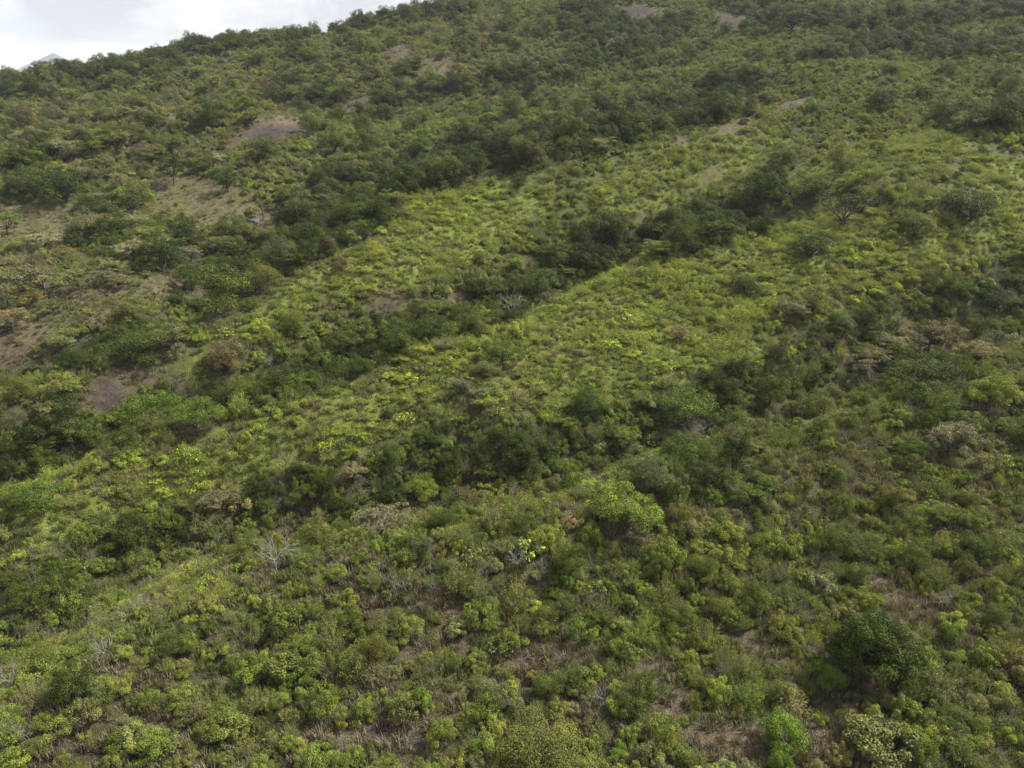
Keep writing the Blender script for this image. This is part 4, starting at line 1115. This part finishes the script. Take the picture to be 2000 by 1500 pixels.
# a grey boulder in the grass clearing
def boulder(seed):
    r = np.random.default_rng(seed)
    n, m = 18, 12
    th = np.linspace(0, 2 * math.pi, n, endpoint=False); ph = np.linspace(0.05, math.pi - 0.05, m)
    T_, P_ = np.meshgrid(th, ph, indexing='ij')
    X, Y, Z = np.cos(T_) * np.sin(P_), np.sin(T_) * np.sin(P_), np.cos(P_)
    k = 0.75 + 0.5 * fbm(X * 1.4 + 5, Y * 1.4 + Z * 1.7, seed, 3)
    V = np.stack([X * k * 1.5, Y * k * 1.1, np.clip(Z * k, -0.6, 0.72) * 0.8], -1).reshape(-1, 3)
    I = np.arange(n * m).reshape(n, m); J = np.roll(I, -1, 0)
    f = np.stack([I[:, :-1], I[:, 1:], J[:, 1:], J[:, :-1]], -1).reshape(-1, 4)
    caps = [list(I[:, 0]), list(I[::-1, -1])]
    flat = list(f.ravel()) + caps[0] + caps[1]
    return mesh_from('boulder', V, flat, [4] * len(f) + [n, n], [M_ROCK])
x, y, zz, dd = at(494, 437)
b = place_object('boulder', boulder(3)); b.location = (x, y, zz + 0.3)
s = 25 * dd / F / 3.2
b.scale = (s, s, s * 1.2)
b['label'] = 'grey weathered boulder at the foot of the dry grass clearing'; b['category'] = 'boulder'

# ------------------------------------------------------------------ the mass of scrub nobody could count
def scatter(name, label, protos, x, y, z, sx, sz, rot, rgb):
    """one object; its points carry the plants as geometry instances"""
    n = len(x)
    me = bpy.data.meshes.new(name)
    me.vertices.add(n)
    me.vertices.foreach_set('co', np.stack([x, y, z], 1).astype(np.float32).ravel())
    for an, val in (('tint', rgb), ('scl', np.stack([sx * (0.8 + 0.4 * rng.random(n)), sx * (0.8 + 0.4 * rng.random(n)), sz], 1)), ('rot', np.stack([rng.normal(size=n) * 0.11, rng.normal(size=n) * 0.11, rot], 1))):
        a = me.attributes.new(an, 'FLOAT_VECTOR', 'POINT'); a.data.foreach_set('vector', np.ascontiguousarray(val, np.float32).ravel())
    o = place_object(name, me)
    o['kind'] = 'stuff'; o['label'] = label
    nt = bpy.data.node_groups.new(name, 'GeometryNodeTree')
    nt.interface.new_socket('Geometry', in_out='INPUT', socket_type='NodeSocketGeometry')
    nt.interface.new_socket('Geometry', in_out='OUTPUT', socket_type='NodeSocketGeometry')
    N, Lk = nt.nodes, nt.links
    gi, go = N.new('NodeGroupInput'), N.new('NodeGroupOutput')
    join = N.new('GeometryNodeJoinGeometry')
    for pm in protos:
        src = bpy.data.objects.new(name + '_source', pm)      # never linked to the scene: only lends its mesh
        oi = N.new('GeometryNodeObjectInfo'); oi.inputs['Object'].default_value = src; oi.inputs['As Instance'].default_value = False
        g2 = N.new('GeometryNodeGeometryToInstance')
        Lk.new(oi.outputs['Geometry'], g2.inputs[0]); Lk.new(g2.outputs[0], join.inputs[0])
    iop = N.new('GeometryNodeInstanceOnPoints'); iop.inputs['Pick Instance'].default_value = True
    na1 = N.new('GeometryNodeInputNamedAttribute'); na1.data_type = 'FLOAT_VECTOR'; na1.inputs[0].default_value = 'scl'
    na2 = N.new('GeometryNodeInputNamedAttribute'); na2.data_type = 'FLOAT_VECTOR'; na2.inputs[0].default_value = 'rot'
    e2r = N.new('FunctionNodeEulerToRotation')
    Lk.new(gi.outputs[0], iop.inputs['Points']); Lk.new(join.outputs[0], iop.inputs['Instance'])
    Lk.new(na1.outputs[0], iop.inputs['Scale']); Lk.new(na2.outputs[0], e2r.inputs[0]); Lk.new(e2r.outputs[0], iop.inputs['Rotation'])
    Lk.new(iop.outputs[0], go.inputs[0])
    md = o.modifiers.new('plants', 'NODES'); md.node_group = nt
    return o

STUFF = {'broadleaf_tree': ('distant_woods', 'the many small trees merging into woodland far up the hillside'), 'umbrella_tree': ('distant_pale_woods', 'the many small flat crowned trees merging into far woodland'),
         'leafy_shrub': ('hillside_shrubbery', 'dense leafy scrub covering the whole hillside'), 'feathery_shrub': ('feathery_shrubbery', 'fine leaved feathery scrub growing through the hillside cover'),
         'bare_shrub': ('dry_twig_undergrowth', 'leafless grey-brown twiggy undergrowth between the shrubs'), 'low_herb': ('leafy_undergrowth', 'low leafy undergrowth between the shrubs')}
for k, (nm, lb) in STUFF.items():
    idx = np.nonzero(live & ~own & (kind == k))[0]
    idx = rng.permutation(idx)
    pw = np.mean([q['w'] for q in PROTO[k]]); ph_ = np.mean([q['h'] for q in PROTO[k]])
    sx = w[idx] / pw
    sz = np.clip(h[idx] / ph_, sx * 0.6, sx * 1.6)
    scatter(nm, lb, [q['both'] for q in PROTO[k]], gx[idx], gy[idx], gz[idx] - np.where(k == 'broadleaf_tree', 0.09 * h[idx], 0.05), sx, sz, rot[idx], rgb[idx])
    print('stuff', nm, len(idx))

# dry grass between the shrubs
tx, ty = np.meshgrid(np.arange(-150, 160, 0.62), np.arange(14, 170, 0.62))
tx, ty = tx.ravel(), ty.ravel()
tx = tx + (rng.random(len(tx)) - 0.5) * 0.7; ty = ty + (rng.random(len(ty)) - 0.5) * 0.7
tz = height(tx, ty)
tu, tv, td, tdark, tbright, tsoil, tburnt, tgrey, _m = masks(tx, ty, tz)
k = (td > 15) & (tu > -800) & (tu < 2800) & (tv < 2400) & (td < 150) & (rng.random(len(tx)) < 0.75 * (1 - 0.6 * tdark) * (1 - 0.8 * tburnt) * (0.55 + 0.45 * (td < 85)))
tx, ty, tz, tsoil, tbright = tx[k], ty[k], tz[k], tsoil[k], tbright[k]
gn = fbm(tx / 6, ty / 6, 131, 3)
green = (smooth(0.36, 0.56, gn) * (1 - 0.8 * tsoil))[:, None]
trgb = np.array([0.165, 0.132, 0.092]) * (1 - green) + np.array([0.12, 0.138, 0.040]) * green
trgb = trgb * (0.75 + 0.5 * rng.random(len(tx)))[:, None]
ts = 0.7 + 0.9 * rng.random(len(tx))
scatter('dry_grass', 'dry brown grass tufts showing between the shrubs', [q['both'] for q in PROTO['grass_tuft']], tx, ty, tz, ts, ts * (0.7 + 0.6 * rng.random(len(tx))), rng.random(len(tx)) * 6.283, trgb)
print('tufts', len(tx), 'plants', len(plants))

# ------------------------------------------------------------------ haze
HAZE_DENSITY = 0.00008
hm, hn, hl = new_mat('thin_haze')
pv = hn.new('ShaderNodeVolumePrincipled')
pv.inputs['Color'].default_value = (0.86, 0.92, 1.0, 1)
pv.inputs['Density'].default_value = HAZE_DENSITY
pv.inputs['Anisotropy'].default_value = 0.0
ho = hn.new('ShaderNodeOutputMaterial'); hl.new(pv.outputs[0], ho.inputs['Volume'])
top = max(float(GZ.max()), MTOP) + 25
lo = float(min(GZ.min(), -130)) - 15
bx = np.array([(a, b, c) for a in (-9300, 9300) for b in (-9300, 9300) for c in (lo, top)], float)
hf = [[0, 1, 3, 2], [4, 6, 7, 5], [0, 4, 5, 1], [2, 3, 7, 6], [0, 2, 6, 4], [1, 5, 7, 3]]
haze = place_object('haze', mesh_from('haze', bx, [i for f in hf for i in f], [4] * 6, [hm]))
haze['kind'] = 'stuff'
haze['label'] = 'thin bluish haze in the air over the hillside'
